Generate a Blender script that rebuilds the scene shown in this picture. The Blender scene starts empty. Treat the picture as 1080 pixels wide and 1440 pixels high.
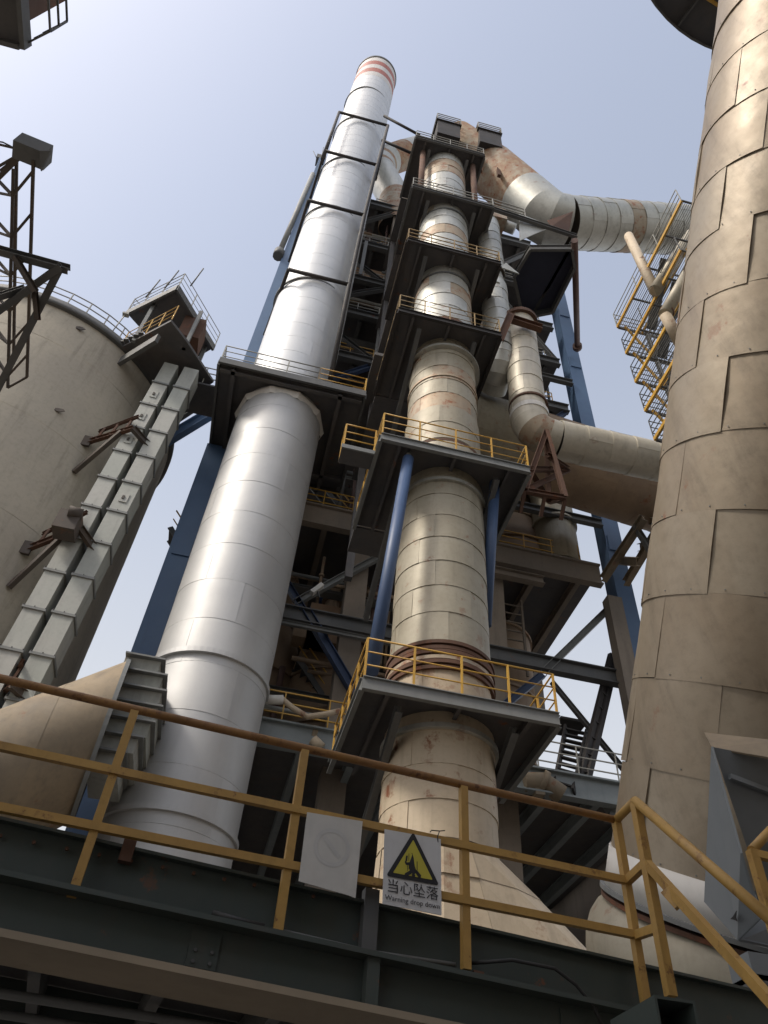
import bpy, math, random
from mathutils import Vector, Matrix
random.seed(7)
S = bpy.context.scene
COL = S.collection
PI = math.pi
rad = math.radians

# ------------------------------------------------------------------ camera
F = 1080.0                                   # focal length in pixels of a 1080 x 1440 frame
EYE = Vector((0, 0, 1.6))
_up = Vector((91, 1018, -F)).normalized()    # world up, seen by the camera
_dep = Vector((-370, -1113, -F)).normalized()
_dep = (_dep - _up * _dep.dot(_up)).normalized()
_right = _dep.cross(_up)
R3 = Matrix((_right, _dep, _up))             # camera space -> world
cam = bpy.data.cameras.new('camera')
cam.sensor_fit = 'VERTICAL'; cam.sensor_height = 36.0; cam.lens = 36.0 * F / 1440.0
cam.clip_start = 0.05; cam.clip_end = 6000
cobj = bpy.data.objects.new('camera', cam); COL.objects.link(cobj)
cobj.matrix_world = Matrix.Translation(EYE) @ R3.to_4x4()
S.camera = cobj

# ------------------------------------------------------------------ sky, sun, exposure
SUN_AZ, SUN_EL = rad(-113), rad(48)          # azimuth from +y towards +x
w = bpy.data.worlds.new('World'); S.world = w; w.use_nodes = True
nt = w.node_tree; bg = nt.nodes['Background']
sky = nt.nodes.new('ShaderNodeTexSky'); sky.sky_type = 'NISHITA'; sky.sun_disc = False
sky.sun_elevation = SUN_EL; sky.sun_rotation = SUN_AZ
sky.air_density = 1.0; sky.dust_density = 5.0; sky.ozone_density = 2.0; sky.altitude = 0
# hazy air: the blue of the sky pales evenly towards the horizon
tc = nt.nodes.new('ShaderNodeTexCoord'); sxyz = nt.nodes.new('ShaderNodeSeparateXYZ'); nt.links.new(tc.outputs['Generated'], sxyz.inputs[0])
mr = nt.nodes.new('ShaderNodeMapRange'); mr.interpolation_type = 'SMOOTHSTEP'
for k_, v_ in (('From Min', 0.25), ('From Max', 0.97), ('To Min', 0.92), ('To Max', 0.34)): mr.inputs[k_].default_value = v_
nt.links.new(sxyz.outputs['Z'], mr.inputs['Value'])
mxs = nt.nodes.new('ShaderNodeMix'); mxs.data_type = 'RGBA'; mxs.inputs[7].default_value = (3.2, 3.23, 3.27, 1)
nt.links.new(mr.outputs[0], mxs.inputs[0]); nt.links.new(sky.outputs[0], mxs.inputs[6])
nt.links.new(mxs.outputs[2], bg.inputs[0]); bg.inputs[1].default_value = 0.15
sl = bpy.data.lights.new('sun', 'SUN'); sl.energy = 1.4; sl.angle = rad(10); sl.color = (1.0, 0.93, 0.82)
so = bpy.data.objects.new('sun', sl); COL.objects.link(so)
sd = Vector((math.sin(SUN_AZ) * math.cos(SUN_EL), math.cos(SUN_AZ) * math.cos(SUN_EL), math.sin(SUN_EL)))
so.rotation_euler = sd.to_track_quat('Z', 'Y').to_euler()
S.view_settings.view_transform = 'Standard'; S.view_settings.look = 'None'
S.view_settings.exposure = 0.75; S.view_settings.gamma = 1.0; S.view_settings.use_curve_mapping = False
S.render.engine = 'CYCLES'
S.cycles.max_bounces = 6; S.cycles.diffuse_bounces = 4; S.cycles.glossy_bounces = 3

# ------------------------------------------------------------------ helpers: survey points
def ray(px, py):
    return (R3 @ Vector((px - 540, 720 - py, -F))).normalized()
def P(px, py, x=None, y=None, z=None, d=None):
    """world point seen at a photo pixel, on a plane of known x, y or z (or at a known distance)"""
    r = ray(px, py)
    t = d if d is not None else (x - EYE.x) / r.x if x is not None else (y - EYE.y) / r.y if y is not None else (z - EYE.z) / r.z
    return EYE + r * t
def V(*a): return Vector(a)

# ------------------------------------------------------------------ helpers: materials
def mat(name, c1, c2=None, rough=0.6, metal=0.0, rust=0.0, dirt=0.25, per=0.35, bump=0.12, scale=0.7, rough_var=0.12,
        rustc=(0.22, 0.075, 0.03), dirtc=None, rs_=1.0, stretch=1.0):
    c2 = c2 or c1
    m = bpy.data.materials.new(name); m.use_nodes = True
    n = m.node_tree.nodes; l = m.node_tree.links
    b = n['Principled BSDF']
    geo = n.new('ShaderNodeNewGeometry'); oi = n.new('ShaderNodeObjectInfo')
    def noise(sc, det, rgh=0.55, mapv=None):
        t = n.new('ShaderNodeTexNoise'); t.inputs['Scale'].default_value = sc; t.inputs['Detail'].default_value = det
        t.inputs['Roughness'].default_value = rgh
        if mapv:
            mp = n.new('ShaderNodeMapping'); mp.inputs['Scale'].default_value = mapv
            l.new(geo.outputs['Position'], mp.inputs['Vector']); l.new(mp.outputs[0], t.inputs['Vector'])
        else: l.new(geo.outputs['Position'], t.inputs['Vector'])
        return t.outputs['Fac']
    def math_(op, a, bb, cl=False):
        t = n.new('ShaderNodeMath'); t.operation = op; t.use_clamp = cl
        for i, v in enumerate((a, bb)):
            if isinstance(v, (int, float)): t.inputs[i].default_value = v
            else: l.new(v, t.inputs[i])
        return t.outputs[0]
    def ramp(v, lo, hi):
        t = n.new('ShaderNodeMapRange'); t.inputs['From Min'].default_value = lo; t.inputs['From Max'].default_value = hi
        t.interpolation_type = 'SMOOTHSTEP'
        l.new(v, t.inputs['Value']); return t.outputs[0]
    def mix(f, a, c):
        t = n.new('ShaderNodeMix'); t.data_type = 'RGBA'
        l.new(f, t.inputs['Factor'])
        for k, v in ((6, a), (7, c)):
            if isinstance(v, tuple): t.inputs[k].default_value = (*v, 1)
            else: l.new(v, t.inputs[k])
        return t.outputs[2]
    big = ramp(noise(scale, 4, 0.55, None if stretch == 1 else (1, 1, stretch)), 0.34, 0.66)
    f = math_('ADD', math_('MULTIPLY', big, 1 - per), math_('MULTIPLY', oi.outputs['Random'], per), True)
    col = mix(f, c1, c2)
    dc = dirtc or tuple(v * 0.42 for v in c1)
    if dirt > 0:
        st = ramp(noise(1.0, 5, 0.62, (3.2, 3.2, 0.35)), 0.48, 0.80)
        fine = ramp(noise(7.0*max(1, rs_*.5), 6, 0.7), 0.42, 0.75)
        dm = math_('MULTIPLY', math_('ADD', math_('MULTIPLY', st, 0.75), math_('MULTIPLY', fine, 0.35)), dirt, True)
        col = mix(dm, col, dc)
    if rust > 0:
        rn = ramp(noise(1.35*rs_, 8, 0.68), 0.72 - rust * 0.3, 0.80 - rust * 0.3)
        rs = ramp(noise(rs_, 5, 0.6, (2.6, 2.6, 0.5 if rs_ == 1 else 2.0)), 0.50, 0.66)
        rf = math_('MULTIPLY', rn, math_('ADD', math_('MULTIPLY', rs, 0.62), 0.38), True)
        col = mix(rf, col, rustc)
        if metal > 0: l.new(math_('MULTIPLY', math_('SUBTRACT', 1.0, rf), metal), b.inputs['Metallic'])
    else: b.inputs['Metallic'].default_value = metal
    l.new(col, b.inputs['Base Color'])
    rv = math_('ADD', math_('MULTIPLY', noise(2.3, 5), rough_var * 2), rough - rough_var, True)
    l.new(rv, b.inputs['Roughness'])
    if bump > 0:
        bp = n.new('ShaderNodeBump'); bp.inputs['Strength'].default_value = bump; bp.inputs['Distance'].default_value = 0.08
        hh = math_('ADD', noise(2.0, 2), math_('MULTIPLY', noise(26, 3), 0.08))
        l.new(hh, bp.inputs['Height']); l.new(bp.outputs[0], b.inputs['Normal'])
    return m

M = {}
M['silver'] = mat('dull_aluminium', (0.47, 0.475, 0.48), (0.55, 0.55, 0.545), rough=0.55, metal=0.38, dirt=0.14, per=0.5, bump=0.02, rough_var=0.06)
M['stack_white'] = mat('matt_aluminium', (0.58, 0.60, 0.62), (0.67, 0.68, 0.69), rough=0.55, metal=0.4, dirt=0.16, per=0.5, bump=0.008, rough_var=0.04)
M['band_red'] = mat('faded_red_paint', (0.40, 0.12, 0.09), (0.46, 0.17, 0.13), rough=0.6, dirt=0.25)
M['band_white'] = mat('faded_white_paint', (0.62, 0.60, 0.58), (0.7, 0.68, 0.66), rough=0.6, dirt=0.25)
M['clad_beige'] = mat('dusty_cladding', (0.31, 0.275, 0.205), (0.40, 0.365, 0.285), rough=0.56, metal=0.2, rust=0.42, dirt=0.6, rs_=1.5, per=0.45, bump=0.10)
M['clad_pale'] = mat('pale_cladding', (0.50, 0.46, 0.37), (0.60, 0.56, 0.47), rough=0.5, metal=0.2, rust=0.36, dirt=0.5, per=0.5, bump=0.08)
M['clad_lit'] = mat('sunlit_dusty_cladding', (0.47, 0.38, 0.27), (0.54, 0.45, 0.33), rough=0.66, metal=0.05, rust=0.56, dirt=0.5, per=0.5, bump=0.10)  # brighter copy of the dusty beige, with sunlight put into the colour
M['clad_grey'] = mat('weathered_galvanised_cladding', (0.42, 0.42, 0.38), (0.54, 0.54, 0.50), rough=0.46, metal=0.5, rust=0.40, dirt=0.5, per=0.5, bump=0.12)
M['clad_rust'] = mat('rusty_cladding', (0.40, 0.36, 0.29), (0.40, 0.30, 0.20), rough=0.6, metal=0.3, rust=0.72, rs_=1.6, rustc=(0.27, 0.10, 0.04), dirt=0.45, per=0.5, bump=0.12)
M['rust_heavy'] = mat('heavily_rusted_cladding', (0.42, 0.39, 0.32), (0.38, 0.25, 0.14), rough=0.65, metal=0.2, rust=0.95, dirt=0.5, per=0.4, bump=0.12, rs_=1.3, rustc=(0.27, 0.10, 0.04))
M['clad_brown'] = mat('tan_sheet_cladding', (0.275, 0.215, 0.148), (0.335, 0.285, 0.215), rough=0.5, metal=0.3, rust=0.36, dirt=0.7, per=0.6, bump=0.16, scale=1.9, stretch=0.28)
M['white_wrap'] = mat('white_wrap', (0.62, 0.60, 0.56), (0.7, 0.68, 0.64), rough=0.45, dirt=0.3)
M['core'] = mat('dark_backing', (0.05, 0.04, 0.03), dirt=0, bump=0)
M['duct_tan'] = mat('dusty_duct_steel', (0.32, 0.25, 0.165), (0.20, 0.165, 0.12), rough=0.75, rust=0.35, dirt=0.7, dirtc=(0.12, 0.10, 0.08))
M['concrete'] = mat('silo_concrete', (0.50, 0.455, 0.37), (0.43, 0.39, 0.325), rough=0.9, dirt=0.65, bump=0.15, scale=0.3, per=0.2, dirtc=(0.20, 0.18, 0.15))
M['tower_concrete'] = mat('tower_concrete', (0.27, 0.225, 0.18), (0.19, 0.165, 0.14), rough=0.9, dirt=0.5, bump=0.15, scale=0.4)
M['dark_steel'] = mat('dark_grey_steel', (0.085, 0.09, 0.095), (0.125, 0.125, 0.12), rough=0.6, dirt=0.4, rust=0.3, bump=0.05)
M['plate'] = mat('dark_deck_plate', (0.08, 0.082, 0.09), (0.115, 0.105, 0.098), rough=0.75, dirt=0.4, rust=0.35, bump=0.05)
M['navy'] = mat('navy_deck_paint', (0.022, 0.026, 0.05), (0.03, 0.034, 0.06), rough=0.7, dirt=0.2, bump=0.04)
M['black_steel'] = mat('near_black_steel', (0.028, 0.026, 0.027), (0.045, 0.038, 0.035), rough=0.7, dirt=0.2, rust=0.3, bump=0.04)  # one even near-black base colour
M['rail_dull'] = mat('dull_ochre_rail', (0.36, 0.25, 0.10), (0.30, 0.20, 0.09), rough=0.6, dirt=0.4, rust=0.3, bump=0)
M['grey_steel'] = mat('grey_painted_steel', (0.17, 0.18, 0.18), (0.22, 0.225, 0.22), rough=0.55, dirt=0.35, rust=0.18, bump=0.04)
M['fascia'] = mat('blue_grey_painted_steel', (0.21, 0.24, 0.25), (0.25, 0.275, 0.28), rough=0.55, dirt=0.35, rust=0.1, bump=0.04)
M['green_dark'] = mat('dark_green_girder_paint', (0.048, 0.064, 0.059), (0.062, 0.078, 0.072), rough=0.5, dirt=0.7, bump=0.06, rust=0.3, rs_=3.0, scale=1.6, dirtc=(0.075, 0.072, 0.062))
M['dust_bounce_beam'] = mat('dusty_bounce_flange', (0.34, 0.28, 0.20), (0.25, 0.21, 0.155), rough=0.8, dirt=0.3, bump=0.05)  # dust tone lightened to stand in for light bounced off the ground
M['blue'] = mat('blue_column_paint', (0.075, 0.135, 0.25), (0.085, 0.155, 0.275), rough=0.5, dirt=0.25, bump=0.03, per=0.2, dirtc=(0.05, 0.075, 0.12))
M['blue_dark'] = mat('dull_blue_paint', (0.03, 0.055, 0.125), (0.04, 0.065, 0.13), rough=0.6, dirt=0.4, rust=0.1, bump=0.03)
M['blue_pipe'] = mat('blue_pipe_paint', (0.05, 0.09, 0.19), (0.06, 0.105, 0.21), rough=0.5, dirt=0.3, bump=0.03)
M['yellow'] = mat('yellow_rail_paint', (0.46, 0.28, 0.075), (0.39, 0.23, 0.065), rough=0.5, dirt=0.65, rust=0.50, bump=0.06, scale=3.0, per=0.3, rs_=6.0, rustc=(0.13, 0.05, 0.022))
M['rail_rust'] = mat('worn_rail_paint', (0.30, 0.16, 0.07), (0.36, 0.19, 0.05), rough=0.6, dirt=0.6, rust=0.62, bump=0.06, scale=3.5, rs_=6.0, rustc=(0.12, 0.05, 0.025))
M['yellow_far'] = mat('bright_yellow_rail_paint', (0.60, 0.36, 0.06), (0.5, 0.28, 0.05), rough=0.5, dirt=0.3, rust=0.25, bump=0)
M['rail_grey'] = mat('grey_rail_paint', (0.36, 0.36, 0.33), (0.28, 0.27, 0.24), rough=0.6, dirt=0.3, bump=0)
M['rusty'] = mat('rusty_steel', (0.13, 0.065, 0.04), (0.09, 0.05, 0.035), rough=0.85, dirt=0.4, rust=0.5, bump=0.08)
M['brown_pipe'] = mat('red_brown_paint', (0.15, 0.09, 0.075), (0.12, 0.075, 0.065), rough=0.6, dirt=0.3, bump=0.03)
M['casing'] = mat('elevator_casing', (0.43, 0.43, 0.40), (0.36, 0.38, 0.345), rough=0.6, dirt=0.6, rust=0.12, bump=0.06, per=0.6)
M['chute'] = mat('blue_grey_hopper_paint', (0.17, 0.19, 0.205), (0.205, 0.225, 0.24), rough=0.5, dirt=0.2, bump=0.05)
M['lattice'] = mat('rusted_dark_lattice', (0.07, 0.06, 0.055), (0.10, 0.075, 0.055), rough=0.75, dirt=0.3, rust=0.35, bump=0.05)
M['sign'] = mat('sign_plate', (0.55, 0.56, 0.57), (0.62, 0.62, 0.62), rough=0.55, dirt=0.35, bump=0.0, scale=5, dirtc=(0.33, 0.32, 0.30))
M['sign_blank'] = mat('bleached_sign_plate', (0.50, 0.50, 0.48), (0.58, 0.57, 0.54), rough=0.6, dirt=0.5, bump=0.02, scale=6, dirtc=(0.33, 0.32, 0.29))
M['sign_faint'] = mat('faded_print', (0.47, 0.475, 0.47), (0.53, 0.525, 0.51), rough=0.6, dirt=0.3, bump=0, scale=6)
M['ink'] = mat('black_print', (0.015, 0.015, 0.018), rough=0.5, dirt=0, bump=0)
M['sign_yellow'] = mat('yellow_print', (0.52, 0.46, 0.05), (0.46, 0.41, 0.06), rough=0.5, dirt=0.2, bump=0)
M['vessel'] = mat('dusty_brown_vessel', (0.36, 0.26, 0.17), (0.26, 0.19, 0.135), rough=0.8, dirt=0.5, rust=0.4, bump=0.1)
M['orange_wall'] = mat('tan_stained_panel', (0.34, 0.20, 0.11), (0.24, 0.16, 0.10), rough=0.8, dirt=0.5, rust=0.3, bump=0.1)
M['ground'] = mat('dusty_concrete_ground', (0.22, 0.20, 0.175), (0.17, 0.155, 0.138), rough=0.95, dirt=0.3, bump=0.1, scale=0.15)
M['cable'] = mat('black_rubber', (0.02, 0.02, 0.02), rough=0.6, dirt=0, bump=0)

# ------------------------------------------------------------------ helpers: meshes
class MB:
    def __init__(s): s.v = []; s.f = []; s.sm = []
    def add(s, vs, fs, smooth=False):
        o = len(s.v); s.v += [tuple(v) for v in vs]
        for f in fs: s.f.append(tuple(i + o for i in f)); s.sm.append(smooth)
        return s
    def box(s, x0, x1, y0, y1, z0, z1):
        vs = [(x, y, z) for z in (z0, z1) for y in (y0, y1) for x in (x0, x1)]
        return s.add(vs, [(0, 2, 3, 1), (4, 5, 7, 6), (0, 1, 5, 4), (2, 6, 7, 3), (0, 4, 6, 2), (1, 3, 7, 5)])
    def bar(s, a, b, w, h, up=(0, 0, 1)):
        a = Vector(a); b = Vector(b); d = (b - a).normalized(); u = Vector(up)
        if abs(d.dot(u)) > 0.97: u = Vector((0, 1, 0))
        r = d.cross(u).normalized(); u = r.cross(d)
        vs = []
        for p in (a, b):
            for i, j in ((-1, -1), (1, -1), (1, 1), (-1, 1)): vs.append(p + r * (w / 2 * i) + u * (h / 2 * j))
        return s.add(vs, [(0, 3, 2, 1), (4, 5, 6, 7), (0, 1, 5, 4), (1, 2, 6, 5), (2, 3, 7, 6), (3, 0, 4, 7)])
    def ibeam(s, a, b, h, w, tf=None, tw=None, up=(0, 0, 1)):
        a = Vector(a); b = Vector(b); d = (b - a).normalized(); u = Vector(up)
        if abs(d.dot(u)) > 0.97: u = Vector((0, 1, 0))
        r = d.cross(u).normalized(); u = r.cross(d); tf = tf or h * 0.07; tw = tw or h * 0.05
        pr = [(-w/2, -h/2), (w/2, -h/2), (w/2, -h/2+tf), (tw/2, -h/2+tf), (tw/2, h/2-tf), (w/2, h/2-tf),
              (w/2, h/2), (-w/2, h/2), (-w/2, h/2-tf), (-tw/2, h/2-tf), (-tw/2, -h/2+tf), (-w/2, -h/2+tf)]
        n = len(pr); vs = [p + r * x + u * y for p in (a, b) for x, y in pr]
        fs = [(i, (i+1) % n, n + (i+1) % n, n + i) for i in range(n)]
        for o in (0, n):
            caps = [(0, 1, 2, 11), (11, 2, 3, 10), (10, 3, 4, 9), (9, 4, 5, 8), (8, 5, 6, 7)]
            fs += [tuple(o + i for i in (c if o else c[::-1])) for c in caps]
        return s.add(vs, fs)
    def tube(s, pts, r, n=10, cap=True, smooth=True):
        pts = [Vector(p) for p in pts]; rs = r if isinstance(r, (list, tuple)) else [r] * len(pts)
        u = None; vs = []
        for i, p in enumerate(pts):
            d = (pts[min(i+1, len(pts)-1)] - pts[max(i-1, 0)]).normalized()
            if u is None:
                u = Vector((0, 0, 1)) if abs(d.z) < 0.9 else Vector((0, 1, 0))
            u = (u - d * u.dot(d)).normalized(); q = d.cross(u)
            for k in range(n):
                a = 2 * PI * k / n; vs.append(p + (u * math.cos(a) + q * math.sin(a)) * rs[i])
        fs = [(i*n + k, i*n + (k+1) % n, (i+1)*n + (k+1) % n, (i+1)*n + k) for i in range(len(pts)-1) for k in range(n)]
        s.add(vs, fs, smooth)
        if cap:
            o = len(s.v) - len(vs)
            s.f.append(tuple(o + k for k in range(n))[::-1]); s.sm.append(False)
            e = o + (len(pts)-1) * n
            s.f.append(tuple(e + k for k in range(n))); s.sm.append(False)
        return s
    def ring(s, c, ax, r0, r1, h, n=48):
        """flat flange ring: inner radius r0, outer radius r1, height h along the axis"""
        c = Vector(c); ax = Vector(ax).normalized(); u = Vector((1, 0, 0)) if abs(ax.x) < 0.9 else Vector((0, 1, 0))
        u = (u - ax * u.dot(ax)).normalized(); q = ax.cross(u); vs = []
        for k in range(n):
            a = 2*PI*k/n; e = u*math.cos(a) + q*math.sin(a)
            vs += [c + e*r0, c + e*r1, c + e*r1 + ax*h, c + e*r0 + ax*h]
        fs = []
        for k in range(n):
            j = (k+1) % n
            for i in range(4): fs.append((4*k+i, 4*k+(i+1) % 4, 4*j+(i+1) % 4, 4*j+i))
        return s.add(vs, fs)
    def poly(s, pts, thick, nrm=None):
        """prism from a planar polygon"""
        pts = [Vector(p) for p in pts]; nn = Vector(nrm) if nrm else (pts[1]-pts[0]).cross(pts[2]-pts[0])
        nn.normalize(); n = len(pts)
        vs = pts + [p + nn * thick for p in pts]
        fs = [tuple(range(n))[::-1], tuple(range(n, 2*n))] + [(i, (i+1) % n, n + (i+1) % n, n + i) for i in range(n)]
        return s.add(vs, fs)

def mesh(name, mb, m):
    me = bpy.data.meshes.new(name); me.from_pydata(mb.v, [], mb.f); me.polygons.foreach_set('use_smooth', mb.sm)
    me.materials.append(M[m] if isinstance(m, str) else m); me.update(); return me
def put(name, me, parent=None, loc=None, rot=None):
    """link a mesh object; its mesh is in world coordinates unless loc is given"""
    o = bpy.data.objects.new(name, me); COL.objects.link(o)
    mw = Matrix.Translation(Vector(loc) if loc is not None else V(0, 0, 0))
    if rot is not None: mw = mw @ rot.to_4x4()
    if parent:
        o.parent = parent; base = V(0, 0, 0); q = parent
        while q: base += q.location; q = q.parent
        mw = Matrix.Translation(-base) @ mw
    o.matrix_basis = mw
    return o
def obj(name, mb, m, parent=None): return put(name, mesh(name, mb, m), parent)
def tag(o, label, cat, group=None, kind=None):
    if label: o['label'] = label
    if cat: o['category'] = cat
    if group: o['group'] = group
    if kind: o['kind'] = kind
    return o
def empty(name, parent, at=None):
    o = bpy.data.objects.new(name, None); COL.objects.link(o); o.empty_display_size = 0.2
    if parent: o.parent = parent
    if at is not None: o.location = at
    return o
def thing(name, label, cat, at, group=None):
    return tag(empty(name, None, Vector(at)), label, cat, group)
def B(): return MB()

def railing(parent, pts, h=1.05, m='yellow_far', split=False, step=1.3, r=0.024, rails=(1.0, 0.66, 0.33), name='railing', toe=False):
    """guard rail along a polyline of deck points. split: every post and rail its own sub-part"""
    pts = [Vector(p) for p in pts]; posts = []; one = B(); up = V(0, 0, 1)
    holder = empty(name, parent) if split else None
    pb = {}
    for a, b in zip(pts[:-1], pts[1:]):
        L = (b - a).length; n = max(1, round(L / step))
        for i in range(n + 1):
            p = a.lerp(b, i / n)
            if not any((p - q).length < 0.05 for q in posts): posts.append(p)
        for k in rails:
            if split: obj('rail', B().tube([a + up*h*k, b + up*h*k], r if k == 1 else r * 0.8, 8), m, holder)
            else: one.bar(a + up*h*k, b + up*h*k, r*2, r*2)
        if toe:
            q = B().bar(a + up*0.06, b + up*0.06, 0.012, 0.11)
            obj('toe_board', q, m, holder) if split else one.bar(a + up*0.06, b + up*0.06, 0.012, 0.11)
    if split:
        me = mesh('post', B().bar((0, 0, 0), (0, 0, h), r*2.1, r*2.1), m)
        for p in posts: put('post', me, holder, p)
        return holder
    for p in posts: one.bar(p, p + up*h, r*2.1, r*2.1)
    return obj(name, one, m, parent)

def frame(ax):
    ax = Vector(ax).normalized(); u = Vector((1, 0, 0)) if abs(ax.x) < 0.8 else Vector((0, 0, 1))
    u = (u - ax * u.dot(ax)).normalized(); q = ax.cross(u)
    return Matrix((u, q, ax)).transposed()
def sheet_mesh(name, R, h, n, segs, m, lap=0.016, side=0.010, rows=1, R2=None, amp=0.0, seed=0):
    """one curved cladding sheet: laps over the one below and over its neighbour"""
    R2 = R if R2 is None else R2
    mb = B(); arc = 2*PI/n * 1.012; vs = []; rq = random.Random(seed); fa, fb, fc, fd = [rq.uniform(0, 6.28) for _ in range(4)]
    for j in range(rows + 1):
        t = j / rows; rr = R + (R2 - R) * t
        for i in range(segs + 1):
            a = arc * (i/segs - 0.5); q = rr + 0.004 + lap*(1 - t) + side*(i/segs) + amp*math.sin(PI*t)*(math.sin(5.5*i/segs + fa) + .6*math.sin(9*i/segs + 3*t + fb)) + amp*.5*math.sin(7*i/segs + fc)*(.4 + .6*t)
            vs.append((q*math.cos(a), q*math.sin(a), h*1.01*t))
    k = segs + 1
    mb.add(vs, [(j*k+i, j*k+i+1, (j+1)*k+i+1, (j+1)*k+i) for j in range(rows) for i in range(segs)], True)
    low = [(v[0]*(1 - 0.03/R), v[1]*(1 - 0.03/R), v[2]) for v in vs[:k]]
    mb.add(vs[:k] + low, [(i, k+i, k+i+1, i+1) for i in range(segs)])
    e = [vs[j*k + segs] for j in range(rows + 1)]
    mb.add(e + [(v[0]*(1 - 0.03/R), v[1]*(1 - 0.03/R), v[2]) for v in e],
           [(j, rows+1+j, rows+2+j, j+1) for j in range(rows)])
    return mesh(name, mb, m)
def clad(parent, p0, p1, R, h, n, m, segs=8, lap=0.016, side=0.010, jit=0.008, stag=0.5, core=True, mats=None, R1=None, phase=0.0, wob=0.004, amp=0.004, alt=None):
    """sheet-metal cladding on a straight duct, sheet by sheet"""
    p0 = Vector(p0); p1 = Vector(p1); L = (p1 - p0).length; ax = (p1 - p0) / L; fr = frame(ax)
    nc = max(1, round(L / h)); h = L / nc; cache = {}
    R1 = R if R1 is None else R1
    for c in range(nc):
        mm = mats(c, nc) if mats else m
        ra, rb = R + (R1 - R)*c/nc, R + (R1 - R)*(c+1)/nc
        def sheet(m_, v_):
            key = (m_, round(ra, 4), round(rb, 4), v_)
            if key not in cache: cache[key] = sheet_mesh('cladding_sheet', ra, h, n, segs, m_, lap, side, 2 if amp else 1, rb, amp, hash(key[1:]) + v_)
            return cache[key]
        ph_c = stag*(c % 2) + random.uniform(-.16, .16)
        for k in range(n):
            a = 2*PI*(k + ph_c + phase)/n
            off = random.uniform(0, jit)
            rot = fr @ Matrix.Rotation(a, 3, 'Z') @ Matrix.Rotation(random.uniform(-wob, wob), 3, 'Y')
            put('cladding_sheet', sheet(alt[0] if alt and random.random() < alt[1] else mm, random.randrange(4) if amp else 0), parent, p0 + ax*(h*c) + (fr @ Matrix.Rotation(a, 3, 'Z') @ V(off, 0, 0)), rot)
    if core: obj('shell', B().tube([p0, p1], [R - 0.03, R1 - 0.03], 40), 'core', parent)
    return h
def elbow_pts(a, b, c, rad_, n=7):
    """polyline a-b-c with the corner b rounded"""
    a, b, c = Vector(a), Vector(b), Vector(c); d0 = (a-b).normalized(); d1 = (c-b).normalized()
    p, q = b + d0*rad_, b + d1*rad_; out = []
    for i in range(n + 1):
        t = i/n; out.append(p*(1-t)**2 + b*2*t*(1-t) + q*t*t)
    return out
def gores(parent, pts, R, m, n=32, name='elbow_segment', mats=None, step=0.012):
    """mitred duct bend: each gore its own part, its edge a small step"""
    u = None
    for i in range(len(pts) - 1):
        dirs = []
        for k in (i, i+1):
            dirs.append((pts[min(k+1, len(pts)-1)] - pts[max(k-1, 0)]).normalized())
        vs = []
        for k in (0, 1):
            d = dirs[k]; u = u if u is not None else (Vector((0, 1, 0)) if abs(d.y) < 0.9 else Vector((1, 0, 0)))
            uu = (u - d*u.dot(d)).normalized(); q = d.cross(uu); u = uu
            rr = R + (step if k == 0 else 0)
            vs += [pts[i+k] + (uu*math.cos(2*PI*j/n) + q*math.sin(2*PI*j/n))*rr for j in range(n)]
        c0 = pts[i]
        inner = [c0 + (v - c0)*(1 - 0.04/R) for v in vs[:n]]
        mb = B().add(vs, [(j, (j+1) % n, n + (j+1) % n, n + j) for j in range(n)], True)
        mb.add(vs[:n] + inner, [(j, n + j, n + (j+1) % n, (j+1) % n) for j in range(n)])
        obj(name, mb, mats(i) if mats else m, parent)

# ------------------------------------------------------------------ ground
g = obj('ground', B().box(-1500, 1500, -1500, 1500, -0.5, 0.0), 'ground'); g['kind'] = 'structure'

# ------------------------------------------------------------------ kiln house, and two unseen blocks added to cut the fill light
def block(label, x0, x1, y0, y1, h, m='tower_concrete'):
    t = thing('plain_block', label, 'building', ((x0+x1)/2, (y0+y1)/2, 0))
    nx, ny, nz = max(2, round((x1-x0)/4)), max(2, round((y1-y0)/4)), max(2, round(h/4))
    obj('wall', B().box(x0, x1, y0, y1, 0, h), m, t)
    obj('roof', B().box(x0 - .3, x1 + .3, y0 - .3, y1 + .3, h + .003, h + .4), 'dark_steel', t)
    for k in range(1, nz): obj('string_course', B().box(x0 - .05, x1 + .05, y0 - .05, y1 + .05, k*h/nz, k*h/nz + .2), 'grey_steel', t)
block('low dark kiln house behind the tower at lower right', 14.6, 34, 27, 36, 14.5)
block('unseen grey block added right of the viewer to cut the fill light', 13.5, 30, -24, 3.5, 19)
block('unseen grey block added behind the viewer to cut the fill light', -9, 12.5, -30, -13, 17)

# ------------------------------------------------------------------ silver stack
SX, SY = -1.33, 19.96
def sx(z): return SX + 0.0085*max(0, z - 20)
t = thing('chimney_stack', 'tall silver metal chimney stack with red and white bands at its tip', 'chimney', (SX, SY, 0))
clad(t, (SX, SY, 3.2), (SX + .06, SY, 27.4), 1.70, 1.51, 3, 'silver', segs=20, lap=0.006, side=0.003, jit=0.0, stag=0.37, wob=0.0, amp=.0025)
def stmat(c, nc):
    k = nc - 1 - c
    return 'band_white' if k in (0, 2, 4) else 'band_red' if k in (1, 3) else 'stack_white'
clad(t, (SX + .06, SY, 27.4), (sx(79) - .03, SY, 79), 1.77, 1.18, 3, 'stack_white', segs=20, lap=0.004, side=0.002, jit=0, stag=0.41, mats=stmat, wob=0.0, amp=.002)
for z, hh, e in ((9.55, .13, .10), (14.05, .16, .11)):
    obj('flange_ring', B().ring((SX, SY, z), (0, 0, 1), 1.68, 1.70 + e, hh, 64), 'silver', t)
for z in (36.3, 45.2, 53.2, 61.6, 69.4):
    obj('flange_ring', B().ring((sx(z) - .1, SY, z), (0, 0, 1), 1.74, 1.77 + .055, .12, 64), 'grey_steel', t)
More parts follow.
